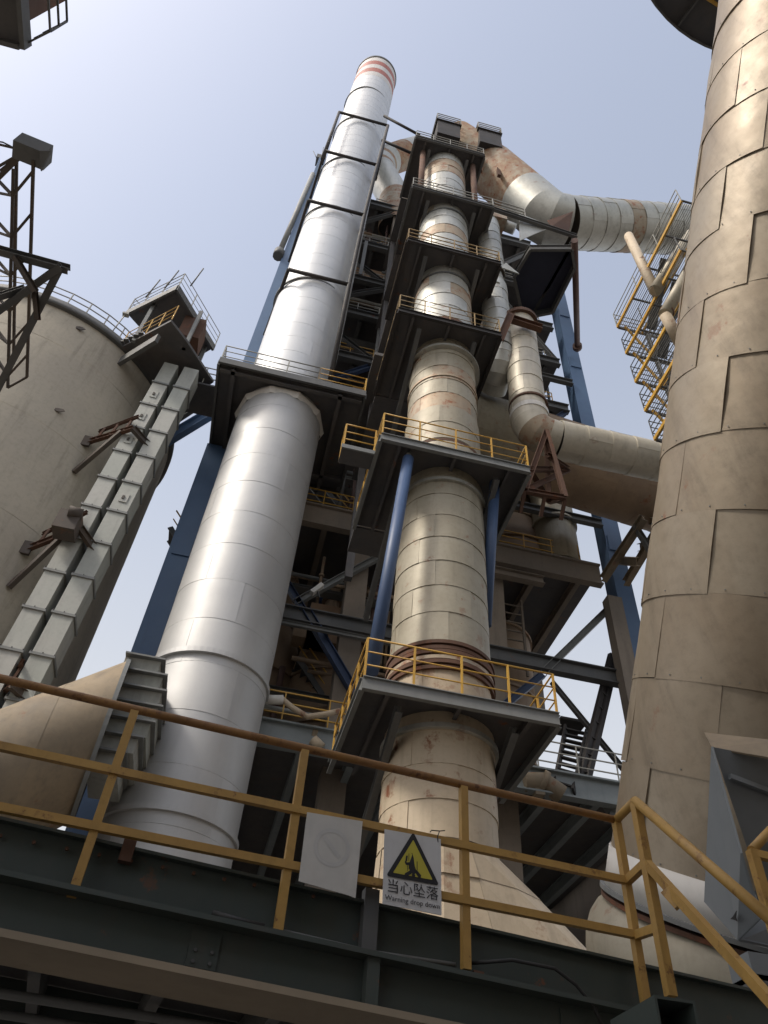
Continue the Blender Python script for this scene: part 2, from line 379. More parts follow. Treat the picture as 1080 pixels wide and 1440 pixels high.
obj('flange_ring', B().ring((sx(79) - .03, SY, 79.0), (0, 0, 1), 1.5, 1.84, .3, 64), 'dark_steel', t)
# conical weather collar just under the deck
vs = []; n = 10
for k in range(n):
    a = 2*PI*k/n
    vs += [(SX + .05 + 1.75*math.cos(a), SY + 1.75*math.sin(a), 26.62), (SX + .05 + 1.87*math.cos(a), SY + 1.87*math.sin(a), 26.9)]
obj('weather_collar', B().add(vs, [(2*k, 2*((k+1) % n), 2*((k+1) % n)+1, 2*k+1) for k in range(n)]), 'white_wrap', t)

# bracing frame that guides the stack
t = thing('stack_guide_frame', 'dark pipe frame bracing the upper silver stack in front of the blue mast', 'steel frame', (0.6, 18, 27.4))
lv = [((410, 375), (490, 405)), ((437, 280), (512, 305)), ((460, 210), (530, 235)), ((480, 155), (545, 180))]
ends = []
for a, b in lv:
    A, Bp = P(*a, y=18), P(*b, y=18); z = (A.z + Bp.z)/2
    A = V(A.x - .1, 18, z); Bp = V(Bp.x, 18, z)
    obj('guide_bar', B().tube([A, Bp], 0.10, 10), 'black_steel', t)
    obj('guide_bar', B().tube([A, V(-3.3, 21.9, z)], 0.09, 10), 'black_steel', t)
    obj('guide_bar', B().tube([Bp, V(Bp.x, 22, z)], 0.09, 10), 'black_steel', t)
    ends.append((A, Bp))
obj('guide_post', B().tube([V(.38, 18, 28.0)] + [e[1] for e in ends], 0.11, 10), 'black_steel', t)
obj('guide_post', B().tube([ends[2][0] - V(0, 0, 1.5), ends[3][0]], 0.10, 10), 'black_steel', t)
for a, b in (((540, 163), (590, 190)), ((537, 197), (580, 216))):
    A, Bp = P(*a, y=18), P(*b, y=18)
    obj('tie_bar', B().tube([A, Bp], 0.10, 10), 'black_steel', t)

# ------------------------------------------------------------------ preheater tower (steel and concrete frame)
TX0, TX1, TY0, TY1 = -3.65, 14.35, 22.0, 34.0
t = T = thing('preheater_tower', 'dark open steel preheater tower behind the pipes with blue corner columns', 'tower', (5, 28, 0))
def col(x, y, z0, z1, wd, m, name='column', wy=None): return obj(name, B().box(x - wd/2, x + wd/2, y - (wy or wd)/2, y + (wy or wd)/2, z0, z1), m, T)
col(TX0, 22.4, 0, 27.0, 0.95, 'blue'); obj('column', B().bar((-3.42, 22.4, 27.5), (-3.15, 22.4, 62.5), 1.05, .8), 'blue', T)
col(TX1 + .1, 22.5, 0, 53.5, 0.8, 'blue')
col(13.5, 21.7, 0, 22.6, 0.62, 'tower_concrete', wy=.5)
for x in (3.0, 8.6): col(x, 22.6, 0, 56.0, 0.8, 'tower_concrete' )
for x in (TX0, 3.0, 8.6, 13.6): col(x, TY1 - 1, 0, 56.0, 0.8, 'dark_steel')
# floors: slab + deep front beam
def floor(z, th, x0=TX0 + .6, x1=13.4, y0=22.05, beam='dark_steel', slab='plate', bh=0.6, y1=TY1):
    obj('floor_slab', B().box(x0, x1, y0 + .25, y1, z - th, z), slab, T)
    obj('floor_beam', B().ibeam((x0, y0, z - bh/2), (x1, y0, z - bh/2), bh, .32), beam, T)
    for k in range(9):
        x = x0 + .8 + (x1 - x0 - 1.6)*k/8
        obj('floor_beam', B().ibeam((x, y0 + .3, z - th - .22), (x, y1, z - th - .22), .42, .22), beam, T)
floor(13.75, .3, x0=-.6, y0=20.6, beam='fascia', bh=.82)
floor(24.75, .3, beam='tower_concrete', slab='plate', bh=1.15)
floor(30.8, .2)
floor(36.6, .2, beam='dark_steel'); floor(41.2, .2); floor(45.3, .2); floor(50.2, .2); floor(57.0, .25, bh=.8, x1=12.9)
obj('roof_house_wall', B().box(5.2, 10.6, 25.5, 31, 57.1, 66.5), 'plate', T); obj('roof_house_roof', B().box(5.0, 10.9, 25.2, 31.3, 66.503, 66.8), 'dark_steel', T)
obj('floor_beam', B().ibeam((TX0 + .6, 22.0, 18.9), (14.0, 22.0, 18.9), .62, .34), 'dark_steel', T)
obj('floor_beam', B().ibeam((.2, 21.7, 18.25), (6.6, 21.7, 18.25), .16, .14), 'grey_steel', T)
obj('floor_beam', B().ibeam((8.4, 21.8, 22.9), (10.6, 21.8, 22.9), .4, .3), 'tower_concrete', T)
# diagonal braces
def brace(a, b, y=22.0, w_=.28, m='dark_steel', y2=None):
    A, Bp = P(*a, y=y), P(*b, y=y2 or y); obj('brace', B().ibeam(A, Bp, w_, w_), m, T)
brace((415, 848), (566, 765), m='grey_steel', w_=.24); brace((430, 858), (505, 985), m='blue_dark', w_=.3)
brace((866, 846), (766, 944), m='grey_steel', w_=.26); brace((764, 948), (700, 1000), m='blue_dark', w_=.26)
brace((776, 959), (890, 1098), w_=.16); brace((400, 815), (426, 858), m='blue_dark', w_=.24)
for z0, z1, x0, x1 in ((30.8, 36.0, -2.6, 2.4), (36.6, 40.6, 2.4, -2.2), (41.2, 44.8, -1.5, 2.8), (45.3, 49.6, 2.6, -2), (50.2, 56.3, -1.8, 2.8),
                       (50.2, 56.3, 8.9, 13.2), (41.2, 49.6, 13.2, 9), (30.8, 36.0, 9, 13.2)):
    obj('brace', B().ibeam((x0, 22.1, z0), (x1, 22.1, z1), .26, .26), 'dark_steel' if z0 > 31 else 'blue_dark', T)
# big rear panels added to shut out the sky so the interior stays dim
for z0, z1 in ((0, 4.5), (4.55, 9), (9.05, 13.4), (13.8, 24.4), (24.8, 30.5), (30.85, 36.3), (36.65, 41), (41.25, 45), (45.35, 50), (50.25, 56.6)):
    k = 0; xx = TX0
    while xx < (14.0 if z1 < 13.5 else 13.0):
        if not (z0 > 13 and z0 < 14 and xx > 9.5):
            obj('rear_panel', B().box(xx + .02, xx + 2.74, TY1 - .2, TY1 - .1, z0, z1), 'plate' if (k + int(z0)) % 3 else 'tower_concrete', T)
        xx += 2.76; k += 1
for z, th in ((27.3, .25),):
    obj('floor_slab', B().box(2.0, 9.5, 17.6, 34, 30.0, 30.2), 'plate', T)
# yellow and grey guard rails on the floor edges
for z, m in ((13.75, 'yellow_far'), (24.75, 'yellow_far'), (36.6, 'yellow_far'), (41.2, 'rail_grey'), (45.3, 'rail_grey'), (50.2, 'rail_grey')):
    y = 20.7 if z < 14 else 22.15
    railing(T, [(-2.6 if z > 14 else -.4, y, z), (12.6 if z > 14 else 5.2, y, z)], 1.1, m, r=.02)
railing(T, [(7.8, 20.7, 13.75), (13.2, 20.7, 13.75)], 1.1, 'rail_grey', r=.018)
railing(T, [(1.2, 22.2, 57), (4.0, 22.2, 57)], 1.1, 'rail_grey')
# hangers and posts in front of the dark bays
for z0, z1, x in ((41.2, 45, .5), (36.8, 40.8, 2.6), (45.3, 50, 1.0)):
    obj('hanger', B().bar((x, 21.95, z0), (x, 21.95, z1), .22, .22), 'grey_steel', T)
# tan stained panel seen between stack and risers
obj('stained_panel', B().box(-.6, 3.4, 23.0, 23.1, 45.4, 48.6), 'orange_wall', T)
obj('stained_panel', B().box(1.6, 4.2, 21.6, 21.7, 30.4, 33.2), 'orange_wall', T)
# lattice ladders in the bright slit beside the blue column
for x in (12.55, 13.45):
    mb = B()
    for dx in (-.28, .28): mb.bar((x + dx, 24.5, 25.5), (x + dx, 24.5, 50), .12, .12)
    for i in range(38):
        z = 25.6 + i*.64
        mb.bar((x - .28, 24.5, z), (x + .28, 24.5, z + (.5 if i % 2 else 0)), .06, .06)
    obj('lattice_ladder', mb, 'dark_steel', T)
for z in (27.5, 33.8, 39.0):
    obj('floor_beam', B().ibeam((8.8, 22.0, z), (13.95, 22.0, z), .4, .26), 'dark_steel', T)

for x, y, zs_ in ((TX0, 21.9, (9, 15.5, 20.5)), (TX1 + .1, 22.07, (20, 26, 33, 41, 47))):
    for z in zs_:
        obj('splice_plate', B().box(x - .32, x + .32, y - .03, y + .03, z, z + .9), 'blue', T)
rnd = random.Random(3)
lev = [(13.8, 18.4), (18.9, 23.5), (24.8, 30.0), (30.9, 36.0), (36.7, 40.8), (41.3, 45.0), (45.4, 49.8), (50.3, 56)]
for z0, z1 in lev:
    for k in range(13):
        x = rnd.uniform(-2.8, 12.6); y = rnd.uniform(22.6, 25.5); r_ = rnd.choice((.06, .09, .12, .2, .3))
        m_ = rnd.choice(('grey_steel', 'clad_grey', 'vessel', 'blue_dark', 'brown_pipe', 'clad_beige'))
        if z0 < 20 and (10.8 if z0 > 18 else 9.4) < x: continue
        obj('service_pipe', B().tube([(x, y, z0), (x, y, z1 - .3)], r_, 12), m_, T)
        for q in (.3, .7): obj('pipe_flange', B().tube([(x, y, z0 + (z1-z0)*q), (x, y, z0 + (z1-z0)*q + .12)], r_*1.35 + .03, 12), m_, T)
    for k in range(6):
        z = rnd.uniform(z0 + 1.4, z1 - .5); x0 = rnd.uniform(-2.8, 4); x1 = x0 + rnd.uniform(3, 7); y = rnd.uniform(22.5, 24)
        if z0 < 20: x1 = min(x1, 11)
        if k == 0:
            obj('cable_tray', B().ibeam((x0, y, z), (x1, y, z), .12, .4), 'grey_steel', T)
        else:
            obj('service_pipe', B().tube([(x0, y, z), (x1, y, z), (x1, y, z0 + .1)], .08, 10), rnd.choice(('grey_steel', 'clad_grey', 'vessel')), T)
    for k in range(2):
        x = rnd.uniform(-2, 10); d_ = rnd.choice((-1, 1))
        if z0 < 20 and x > 8: x = 5.
        st = empty('stair_flight', T); A, Bq = V(x, 24.2, z0), V(x + d_*(z1 - z0)*.8, 24.2, z1)
        for dy in (-.4, .4): obj('stringer', B().bar(A + V(0, dy, 0), Bq + V(0, dy, 0), .06, .22), 'dark_steel', st)
        n_ = int((z1 - z0)/.3); mb = B()
        for q in range(n_): c = A.lerp(Bq, (q + .5)/n_); mb.box(c.x - .13, c.x + .13, c.y - .37, c.y + .37, c.z - .02, c.z + .02)
        obj('treads', mb, 'dark_steel', st)
        obj('stair_rail', B().bar(A + V(0, -.4, 1), Bq + V(0, -.4, 1), .05, .05), 'yellow_far', st)
        obj('stair_rail', B().bar(A + V(0, -.4, .5), Bq + V(0, -.4, .5), .04, .04), 'yellow_far', st)
    for k in range(2):
        x = rnd.uniform(-2, 9); w_ = rnd.uniform(.6, 1.5)
        obj('control_cabinet', B().box(x, x + w_, 23.2, 23.9, z0, z0 + rnd.uniform(1.2, 2.1)), rnd.choice(('grey_steel', 'vessel', 'orange_wall', 'fascia')), T)

# big deck around the stack
t = thing('stack_deck', 'dark underside of the square deck the silver stack passes through', 'deck', (-1, 20, 27.2))
HX0, HX1, HY0, HY1, HZ = -4.02, 1.88, 17.75, 23.2, 27.2
obj('deck_plate', B().box(HX0, HX1, HY0, HY1, HZ - .05, HZ + .02), 'plate', t)
for a, b in (((HX0, HY0), (HX1, HY0)), ((HX0, HY1), (HX1, HY1)), ((HX0, HY0 + .1), (HX0, HY1 - .1)), ((HX1, HY0 + .1), (HX1, HY1 - .1))):
    obj('edge_beam', B().bar((*a, HZ - .02), (*b, HZ - .02), .10, .34), 'dark_steel', t)
for x in (-3.4, .9): obj('deck_joist', B().ibeam((x, HY0 + .1, HZ - .2), (x, HY1 - .1, HZ - .2), .28, .16), 'plate', t)
for y in (18.0, 22.3): obj('deck_joist', B().ibeam((HX0 + .1, y, HZ - .2), (HX1 - .1, y, HZ - .2), .28, .16), 'plate', t)
railing(t, [(HX0 + .05, HY1 - .6, HZ), (HX0 + .05, HY0 + .03, HZ), (-.1, HY0 + .03, HZ)], 1.1, 'rail_grey', split=True)
railing(t, [(-.1, HY0 + .03, HZ), (HX1 - .05, HY0 + .03, HZ), (HX1 - .05, HY0 + 1.6, HZ)], 1.1, 'yellow_far', split=True)

# slim pipe beside the blue mast
t = thing('mast_pipe', 'thin grey pipe standing beside the top of the blue column', 'pipe', (-5, 22, 40))
A, Bp = P(392, 357, y=22), P(440, 245, y=22)
obj('pipe_run', B().tube([A, Bp], .17, 10), 'grey_steel', t); obj('pipe_flange', B().tube([A - V(0, 0, .35), A + V(0, 0, .35)], .32, 10), 'dark_steel', t)
for z in (.25, .6, .95):
    q = A.lerp(Bp, z); obj('bracket', B().bar(q, V(TX0, 22.3, q.z), .12, .12), 'dark_steel', t)
t = thing('conduit_bundle', 'thin dark conduits running up between blue column and silver stack', 'conduits', (-2.9, 21.6, 0))
for x in (-3.0, -2.82, -2.6): obj('conduit', B().tube([(x, 21.6, 8), (x, 21.6, 26.8)], .05, 8), 'dark_steel' if x != -2.82 else 'rail_grey', t)
for z in (14, 17.5, 21, 24.5): obj('conduit_clip', B().box(-3.2, -2.5, 21.68, 21.76, z, z + .15), 'dark_steel', t)
t = thing('lightning_rod', 'thin antenna rods on the top of the blue column', 'rod', (-3.5, 22, 62))
obj('rod', B().tube([(-3.5, 22.4, 62.5), (-3.7, 22.4, 66)], .03, 6), 'dark_steel', t)
obj('rod', B().tube([(-3.8, 22.2, 62.5), (-4.3, 22.2, 64)], .03, 6), 'dark_steel', t)
obj('rod_box', B().box(-3.9, -3.2, 22.0, 22.7, 62.5, 63.2), 'dark_steel', t)

# gooseneck duct between stack and tower top
t = thing('gooseneck_duct', 'dented shiny bent duct between the silver stack and the tower top', 'duct', (1.4, 23, 60))
pts = [P(590, 212, y=23), P(568, 218, y=23)] + elbow_pts(P(568, 218, y=23), P(528, 232, y=23), P(556, 282, y=23), 2.0, 7) + [P(556, 282, y=23), P(556, 282, y=23) + V(.3, .2, -5)]
gores(t, pts, 1.25, 'clad_grey', mats=lambda i: 'rust_heavy' if i % 3 == 1 else 'clad_grey')

# ------------------------------------------------------------------ centre riser duct
CX, CY = 4.43, 15.5
t = thing('riser_duct', 'straight dusty cladded riser duct up the middle through stacked platforms', 'duct', (CX, CY, 0))
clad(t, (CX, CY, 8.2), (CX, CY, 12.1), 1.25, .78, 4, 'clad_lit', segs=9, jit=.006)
clad(t, (CX, CY, 12.95), (CX, CY, 22.6), 1.25, .88, 5, 'clad_beige', segs=8)
clad(t, (CX, CY, 22.6), (CX, CY, 27.6), 1.20, .84, 4, 'clad_beige', segs=9, alt=('clad_rust', .35))
clad(t, (CX - .02, CY, 27.6), (CX - .08, CY, 47.0), 1.19, .97, 4, 'clad_grey', segs=9, mats=lambda c, n: 'clad_rust' if c in (0, n-2) else 'clad_grey', alt=('clad_rust', .2))
for k in range(6):
    z = 12.1 + .14*k
    obj('bellows_ring', B().ring((CX, CY, z), (0, 0, 1), 1.15, 1.33 + .03*(k % 2), .10, 56), 'rusty' if k != 2 else 'clad_rust', t)
for z, r_, m in ((10.55, 1.36, 'clad_grey'), (18.75, 1.36, 'clad_grey'), (26.2, 1.38, 'clad_grey'), (20.7, 1.27, 'rusty'), (24.4, 1.26, 'clad_rust'), (28.3, 1.27, 'rusty'), (32.2, 1.25, 'dark_steel'), (39.0, 1.25, 'dark_steel')):
    obj('flange_ring', B().ring((CX, CY, z), (0, 0, 1), 1.1, r_, .12, 56), m, t)
# flared base hood: rows of flat sheets from round neck to a wide low mouth
rows = []
for z, xl, xr, dy in ((8.2, 1.26, 1.26, 1.26), (7.5, 1.27, 2.25, 1.30), (6.3, 1.28, 3.7, 1.36), (4.8, 1.30, 5.6, 1.45)):
    ring_ = []
    for k in range(16):
        a = 2*PI*(k + .5)/16; c_, s_ = math.cos(a), math.sin(a)
        ring_.append(V(CX + (xr if c_ > 0 else xl)*c_, CY + dy*s_, z))
    rows.append(ring_)
for j in range(3):
    for k in range(0, 16, 2):
        q = B(); a, b, c_ = [rows[j][(k+i) % 16] for i in range(3)]; d, e, f_ = [rows[j+1][(k+i) % 16] for i in range(3)]
        o_ = V(CX, CY, 0)
        def out(v, e_=.0): w_ = (v - o_); w_.z = 0; return v + w_.normalized()*e_
        l_ = random.uniform(.0, .02)
        q.add([out(a, .0 + l_), out(b, l_), out(c_, l_), out(d, .02 + l_), out(e, .02 + l_), out(f_, .02 + l_)], [(0, 3, 4, 1), (1, 4, 5, 2)], False)
        q.add([out(d, .02 + l_), out(e, .02 + l_), out(f_, .02 + l_), out(d, -.06), out(e, -.06), out(f_, -.06)], [(0, 3, 4, 1), (1, 4, 5, 2)])
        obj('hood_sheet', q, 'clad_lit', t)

# platforms round the riser
def platform(z, x0, x1, y0, y1, label, rail='yellow_far', split=False, edge='dark_steel', rside=True, eh=.26, back=0):
    t = thing('riser_platform', label, 'platform', ((x0+x1)/2, (y0+y1)/2, z), 'platforms stacked up the centre riser')
    obj('deck_plate', B().box(x0, x1, y0, y1, z - .03, z), 'plate', t)
    e = .05
    for a, b in (((x0, y0), (x1, y0)), ((x0, y0 + .05), (x0, y1)), ((x1, y0 + .05), (x1, y1))):
        obj('edge_beam', B().ibeam((*a, z - eh/2 + .02), (*b, z - eh/2 + .02), eh, .12, .02, .02), edge, t)
    for k in range(3):
        x = x0 + .6 + (x1 - x0 - 1.2)*k/2
        obj('joist', B().ibeam((x, y0 + .1, z - .13), (x, y1, z - .13), .18, .1), 'plate', t)
    for x in (x0 + .9, x1 - .9):
        obj('bracket', B().ibeam((x, y0 + .4, z - .35), (x, y1 + 1.5, z - 2.6), .24, .16), 'dark_steel', t)
    railing(t, [(x0 + .03, y1, z), (x0 + .03, y0 + .02, z), (x1 - .03, y0 + .02, z)] + ([(x1 - .03, y1, z)] if rside else []), 1.05, rail, split=split, step=1.05, r=.022 if z < 21 else .018)
    return t
p1 = platform(11.02, 2.2, 6.6, 13.6, 17.4, 'lowest riser platform with bright yellow rails just above the front handrail', split=True, edge='grey_steel', eh=.32)
p2 = platform(19.42, 2.05, 6.6, 13.6, 17.4, 'second riser platform where the blue support pipes end and the duct branches right', split=True, edge='grey_steel', eh=.3)
p3 = platform(26.95, 2.2, 6.1, 13.6, 17.4, 'riser platform with a rusty band of duct right above its deck', 'rail_dull', split=True, eh=.28, edge='black_steel')
p4 = platform(32.95, 2.3, 6.4, 13.6, 17.4, 'riser platform beside the shiny grey stretch of duct, fourth from below', 'rail_dull', edge='black_steel')
p5 = platform(39.75, 2.35, 6.5, 13.9, 17.4, 'long riser platform running right under the bent top duct', 'rail_grey')
p6 = platform(47.1, 2.3, 6.3, 13.95, 17.4, 'topmost small riser platform under the two roof boxes', 'rail_grey')
for p, x0, x1, z in ((p1, 2.2, 6.6, 11), (p2, 2.05, 6.6, 19.4), (p3, 2.2, 6.1, 26.9), (p4, 2.3, 6.4, 32.9), (p5, 2.35, 6.4, 39.7), (p6, 2.3, 6.3, 47.1)):
    # rear deck towards the tower and the posts that carry the risers' platforms
    if z > 12: obj('rear_deck', B().box(x0 + .02, x1 - .02, 17.42, 22.0 if z > 21 else 18.6, z - .12, z - .04), 'plate', p)
    if z > 21:
        for x in (x0 + .2, x1 - .2):
            zz = {19.4: 11.2, 26.9: 19.5, 32.9: 27.0, 39.7: 33.0, 47.1: 39.8}[z]
            obj('post', B().bar((x, 20.2, zz), (x, 20.2, z - .2), .26, .26), 'plate', p)
for p, dz in ((p6, 0),):
    for x in (3.0, 5.9):
        obj('rusty_post', B().tube([(x - .1, 14.6, 39.8), (x - .1, 14.6, 46.8)], .16, 10), 'rusty', p)
# side stair landing left of the second platform
t = thing('stair_landing', 'small yellow railed landing just left of the second riser platform', 'landing', (1.5, 14.5, 19.2))
obj('deck_plate', B().box(1.02, 2.0, 14.2, 14.85, 19.2, 19.24), 'plate', t)
obj('edge_beam', B().bar((1.0, 14.17, 19.2), (2.0, 14.17, 19.2), .05, .16), 'grey_steel', t)
railing(t, [(1.05, 14.8, 19.24), (1.05, 14.2, 19.24), (1.98, 14.2, 19.24)], 1.05, 'yellow_far', split=True, step=.7)
t = thing('blue_support_pipe', 'blue support pipe left of the riser between the two lowest platforms', 'pipe', (2.5, 13.9, 11), 'blue support pipes')
A, Bp = P(522, 945, y=13.95), P(574, 645, y=13.95)
obj('pipe_run', B().tube([A, Bp], .165, 14), 'blue_pipe', t); obj('rod', B().tube([Bp, Bp.lerp(A, -.06)], [.12, .03], 8), 'grey_steel', t)
t = thing('blue_support_pipe', 'blue support pipe right of the riser below the second platform', 'pipe', (6, 14.5, 11), 'blue support pipes')
A, Bp = P(683, 880, y=15.8), P(696, 675, y=14.4)
obj('pipe_run', B().tube([A, Bp], .16, 14), 'blue_pipe', t); obj('rod', B().tube([Bp, Bp.lerp(A, -.06)], [.12, .03], 8), 'grey_steel', t)

# roof boxes
for (a, lab) in (((627, 197), 'dark railed box on the roof left of the rusty duct'), ((685, 209), 'dark railed box on the roof right of the rusty duct')):
    c = P(*a, y=16.0); t = thing('roof_box', lab, 'box', c, 'railed roof boxes')
    obj('housing', B().box(c.x - .75, c.x + .75, 15.3, 16.9, c.z - 1.2, c.z + 1.2), 'black_steel', t)
    obj('deck_plate', B().box(c.x - .85, c.x + .85, 15.2, 17.0, c.z + 1.2, c.z + 1.3), 'black_steel', t)
    railing(t, [(c.x - .8, 16.9, c.z + 1.3), (c.x - .8, 15.25, c.z + 1.3), (c.x + .8, 15.25, c.z + 1.3), (c.x + .8, 16.9, c.z + 1.3)], 1.1, 'rail_grey')
    for dx in (-.6, .6): obj('leg', B().bar((c.x + dx, 16, c.z - 4.5), (c.x + dx, 16, c.z - 1.2), .2, .2), 'rusty', t)

# bent top duct
t = thing('top_duct', 'wide bent grey duct running right from the rusty tower top', 'duct', (10, 17, 48))
a, b, c_, d = P(640, 205, y=17.2), P(692, 240, y=17.0), P(775, 312, y=16.8), P(985, 325, y=16.8)
bend = elbow_pts(b, c_, d, .9, 2)
gores(t, [a, a.lerp(b, .5), b] + [b.lerp(bend[0], k) for k in (.3, .65)] + bend, 1.62, 'clad_grey', mats=lambda i: 'rust_heavy' if i < 4 else 'clad_grey', n=40)
L0 = bend[-1]
clad(t, L0, d, 1.55, 1.0, 5, 'clad_grey', segs=9, lap=.03, side=.02, mats=lambda c, n: 'clad_rust' if c in (4,) else 'clad_grey')
el = elbow_pts(L0, d, d + V(1.0, 0.5, -8), 1.9, 6) + [d + V(1.0, .5, -8)]
gores(t, el, 1.57, 'clad_grey', n=40)
# hexagonal pan under the duct's deck
t = thing('hexagonal_deck', 'dark six-sided deck underside below the bent top duct', 'deck', (10, 17, 39))
hx = [P(*q_, z=39.45) for q_ in ((745, 346), (803, 346), (807, 372), (776, 434), (735, 442), (722, 385))]
obj('edge_beam', B().ibeam((6.5, 13.95, 39.6), (10.95, 14.2, 39.6), .3, .16), 'dark_steel', t)
obj('edge_beam', B().ibeam((10.9, 14.25, 39.6), (10.2, 20.0, 39.6), .3, .16), 'dark_steel', t)
railing(t, [(6.5, 13.95, 39.75), (8.2, 14.03, 39.75)], 1.1, 'rail_grey')
obj('deck_plate', B().poly(hx, .08, (0, 0, 1)), 'navy', t)
for i in range(6):
    obj('edge_beam', B().ibeam(hx[i] - V(0, 0, .25), hx[(i+1) % 6] - V(0, 0, .25), .5, .14), 'dark_steel', t)
obj('gusset_plate', B().poly([P(730, 300, y=14.2), P(776, 318, y=14.2), P(731, 338, y=14.2)], .04), 'clad_grey', t)
obj('gusset_plate', B().poly([P(770, 310, y=15.0), P(806, 297, y=15.4), P(800, 326, y=15.4), P(776, 318, y=15.0)], .04), 'rusty', t)
t = thing('brown_strut', 'red-brown strut dropping from the deck corner to the blue column', 'strut', (11, 14, 39))
A, Bp = P(808, 338, y=14.2), P(812, 492, y=21.6)
obj('pipe_run', B().tube([A, Bp], .17, 10), 'brown_pipe', t)
obj('pipe_flange', B().tube([Bp.lerp(A, .02), Bp.lerp(A, .05)], .28, 10), 'brown_pipe', t)

# thin riser and its joint
t = thing('slim_riser', 'slim pale riser pipe with an offset joint right of the main riser', 'pipe', (6.85, 15.6, 28))
gores(t, elbow_pts(V(6.85, 19.5, 28.0), V(6.85, 15.6, 28.0), V(6.85, 15.6, 29.4), 1.1, 5), .58, 'clad_grey', 28)
clad(t, (6.85, 15.6, 29.1), (6.85, 15.6, 34.6), .58, .9, 3, 'clad_grey', segs=8)
gores(t, [V(6.85, 15.6, 34.6), V(6.95, 15.6, 35.2), V(6.87, 15.6, 35.9)], .42, 'clad_grey', 24)
clad(t, (6.87, 15.6, 35.9), (6.84, 15.6, 41.6), .56, .95, 3, 'clad_grey', segs=8)
obj('bracket_plate', B().poly([(7.0, 15.0, 35.6), (7.9, 15.0, 35.4), (7.3, 15.0, 36.2)], .05), 'clad_grey', t)
obj('bracket_plate', B().poly([(6.1, 15.0, 34.2), (6.9, 15.0, 34.0), (6.5, 15.0, 34.8)], .05), 'clad_grey', t)
obj('inlet_box', B().box(6.2, 7.7, 15.0, 16.4, 41.6, 43.0), 'clad_rust', t)
obj('inlet_cap', B().tube([(7.7, 15.5, 42.0), (8.3, 15.5, 41.8)], .3, 12), 'clad_grey', t)

# elbow pipe
t = thing('elbow_pipe', 'beige cladded pipe dropping beside the riser then elbowing right above rust stains', 'pipe', (7.8, 15.5, 24))
a, b, c_ = V(7.82, 15.5, 31.6), V(7.72, 15.5, 23.85), V(14.2, 15.4, 23.9)
eb = elbow_pts(a, b, c_, 1.0, 5)
clad(t, eb[0], a, .66, .95, 3, 'clad_pale', segs=9)
gores(t, eb, .68, 'clad_rust', 28, mats=lambda i: 'clad_pale' if i in (0, 1) else 'clad_rust' if i < 4 else 'clad_pale')
clad(t, eb[-1], c_, .70, .85, 3, 'clad_pale', segs=9, lap=.02)
obj('flange_ring', B().ring((7.77, 15.5, 25.4), (0, 0, 1), .6, .74, .1, 32), 'rusty', t)
obj('flange_ring', B().ring((7.76, 15.5, 24.75), (0, 0, 1), .6, .72, .25, 32), 'white_wrap', t)
obj('flange_ring', B().ring((7.82, 15.5, 31.5), (0, 0, 1), .6, .82, .22, 32), 'rusty', t)
t = thing('pipe_hanger_beam', 'rust brown angled beam holding the top of the elbow pipe', 'beam', (8, 15, 31.5))
obj('beam', B().ibeam(P(703, 478, y=14.4), P(719, 440, y=14.4), .3, .2), 'rusty', t)
obj('beam', B().ibeam(P(715, 447, y=14.6), P(762, 462, y=14.6), .35, .25), 'rusty', t)
t = thing('pipe_bracket', 'rusty lattice bracket propping the elbow pipe', 'bracket', (8, 14.5, 22))
Y = 14.5
nodes = [P(768, 606, y=Y), P(738, 690, y=Y), P(795, 700, y=Y), P(745, 660, y=Y), P(800, 660, y=15.3), P(772, 705, y=15.3), P(770, 640, y=Y)]
for i, j in ((0, 1), (0, 2), (1, 2), (3, 4), (1, 4), (3, 5), (0, 5), (6, 4), (2, 5)):
    obj('brace', B().ibeam(nodes[i], nodes[j], .17, .14), 'rusty', t)
for k in range(5):
    q_ = nodes[1].lerp(nodes[2], k/4); obj('lacing', B().bar(q_, q_ + V(0, .5, .6 if k % 2 else -.5), .1, .1), 'rusty', t)

# wide branch duct behind the elbow pipe
t = thing('branch_duct', 'wide dull duct branching right behind the elbow pipe', 'duct', (9, 18, 26))
clad(t, V(4.9, 18.6, 27.6), V(19.0, 19.0, 26.4), 1.74, 1.25, 5, 'clad_brown', segs=10, lap=.008, side=.006, jit=.004, mats=lambda c, n: 'clad_beige' if c < 3 else 'vessel')
obj('end_plate', B().tube([V(4.85, 18.6, 27.6), V(4.9, 18.6, 27.6)], 1.74, 40), 'clad_beige', t)

# vessels inside the tower
def vessel(name, label, x, y, prof, m='vessel', n=40, extra=None):
    t = thing(name, label, 'vessel', (x, y, prof[0][1]))
    for i in range(len(prof) - 1):
        (r0, z0), (r1, z1) = prof[i], prof[i+1]
        obj('shell_course', B().tube([(x, y, z0), (x, y, z1)], [r0, r1], n, cap=(i in (0, len(prof)-2))), m, t)
        obj('flange_ring', B().ring((x, y, z1 - .06), (0, 0, 1), r1 - .1, r1 + .09, .12, n), m, t)
    return t
vessel('cyclone', 'brown cyclone cone standing on the concrete floor right of the riser', 10.4, 25.2, [(2.6, 24.9), (2.5, 26.4), (1.9, 28.6), (1.5, 33), (1.5, 36)])
vessel('down_pipe', 'wide grey-brown vertical pipe right of the brown cyclone', 12.0, 22.9, [(.95, 24.9), (.95, 27.5), (.95, 30.2), (.95, 33.0)], 'clad_beige')
vessel('kiln_inlet_vessel', 'dim brown vessel in the tower left of the riser', 3.0, 25.6, [(1.9, 13.9), (1.9, 16.0), (1.9, 18.2), (1.5, 20)])
vessel('side_vessel', 'dim round vessel in shadow behind the silver stack', -.3, 26.5, [(2.2, 16.0), (2.3, 18.2), (1.6, 21), (1.2, 24)])
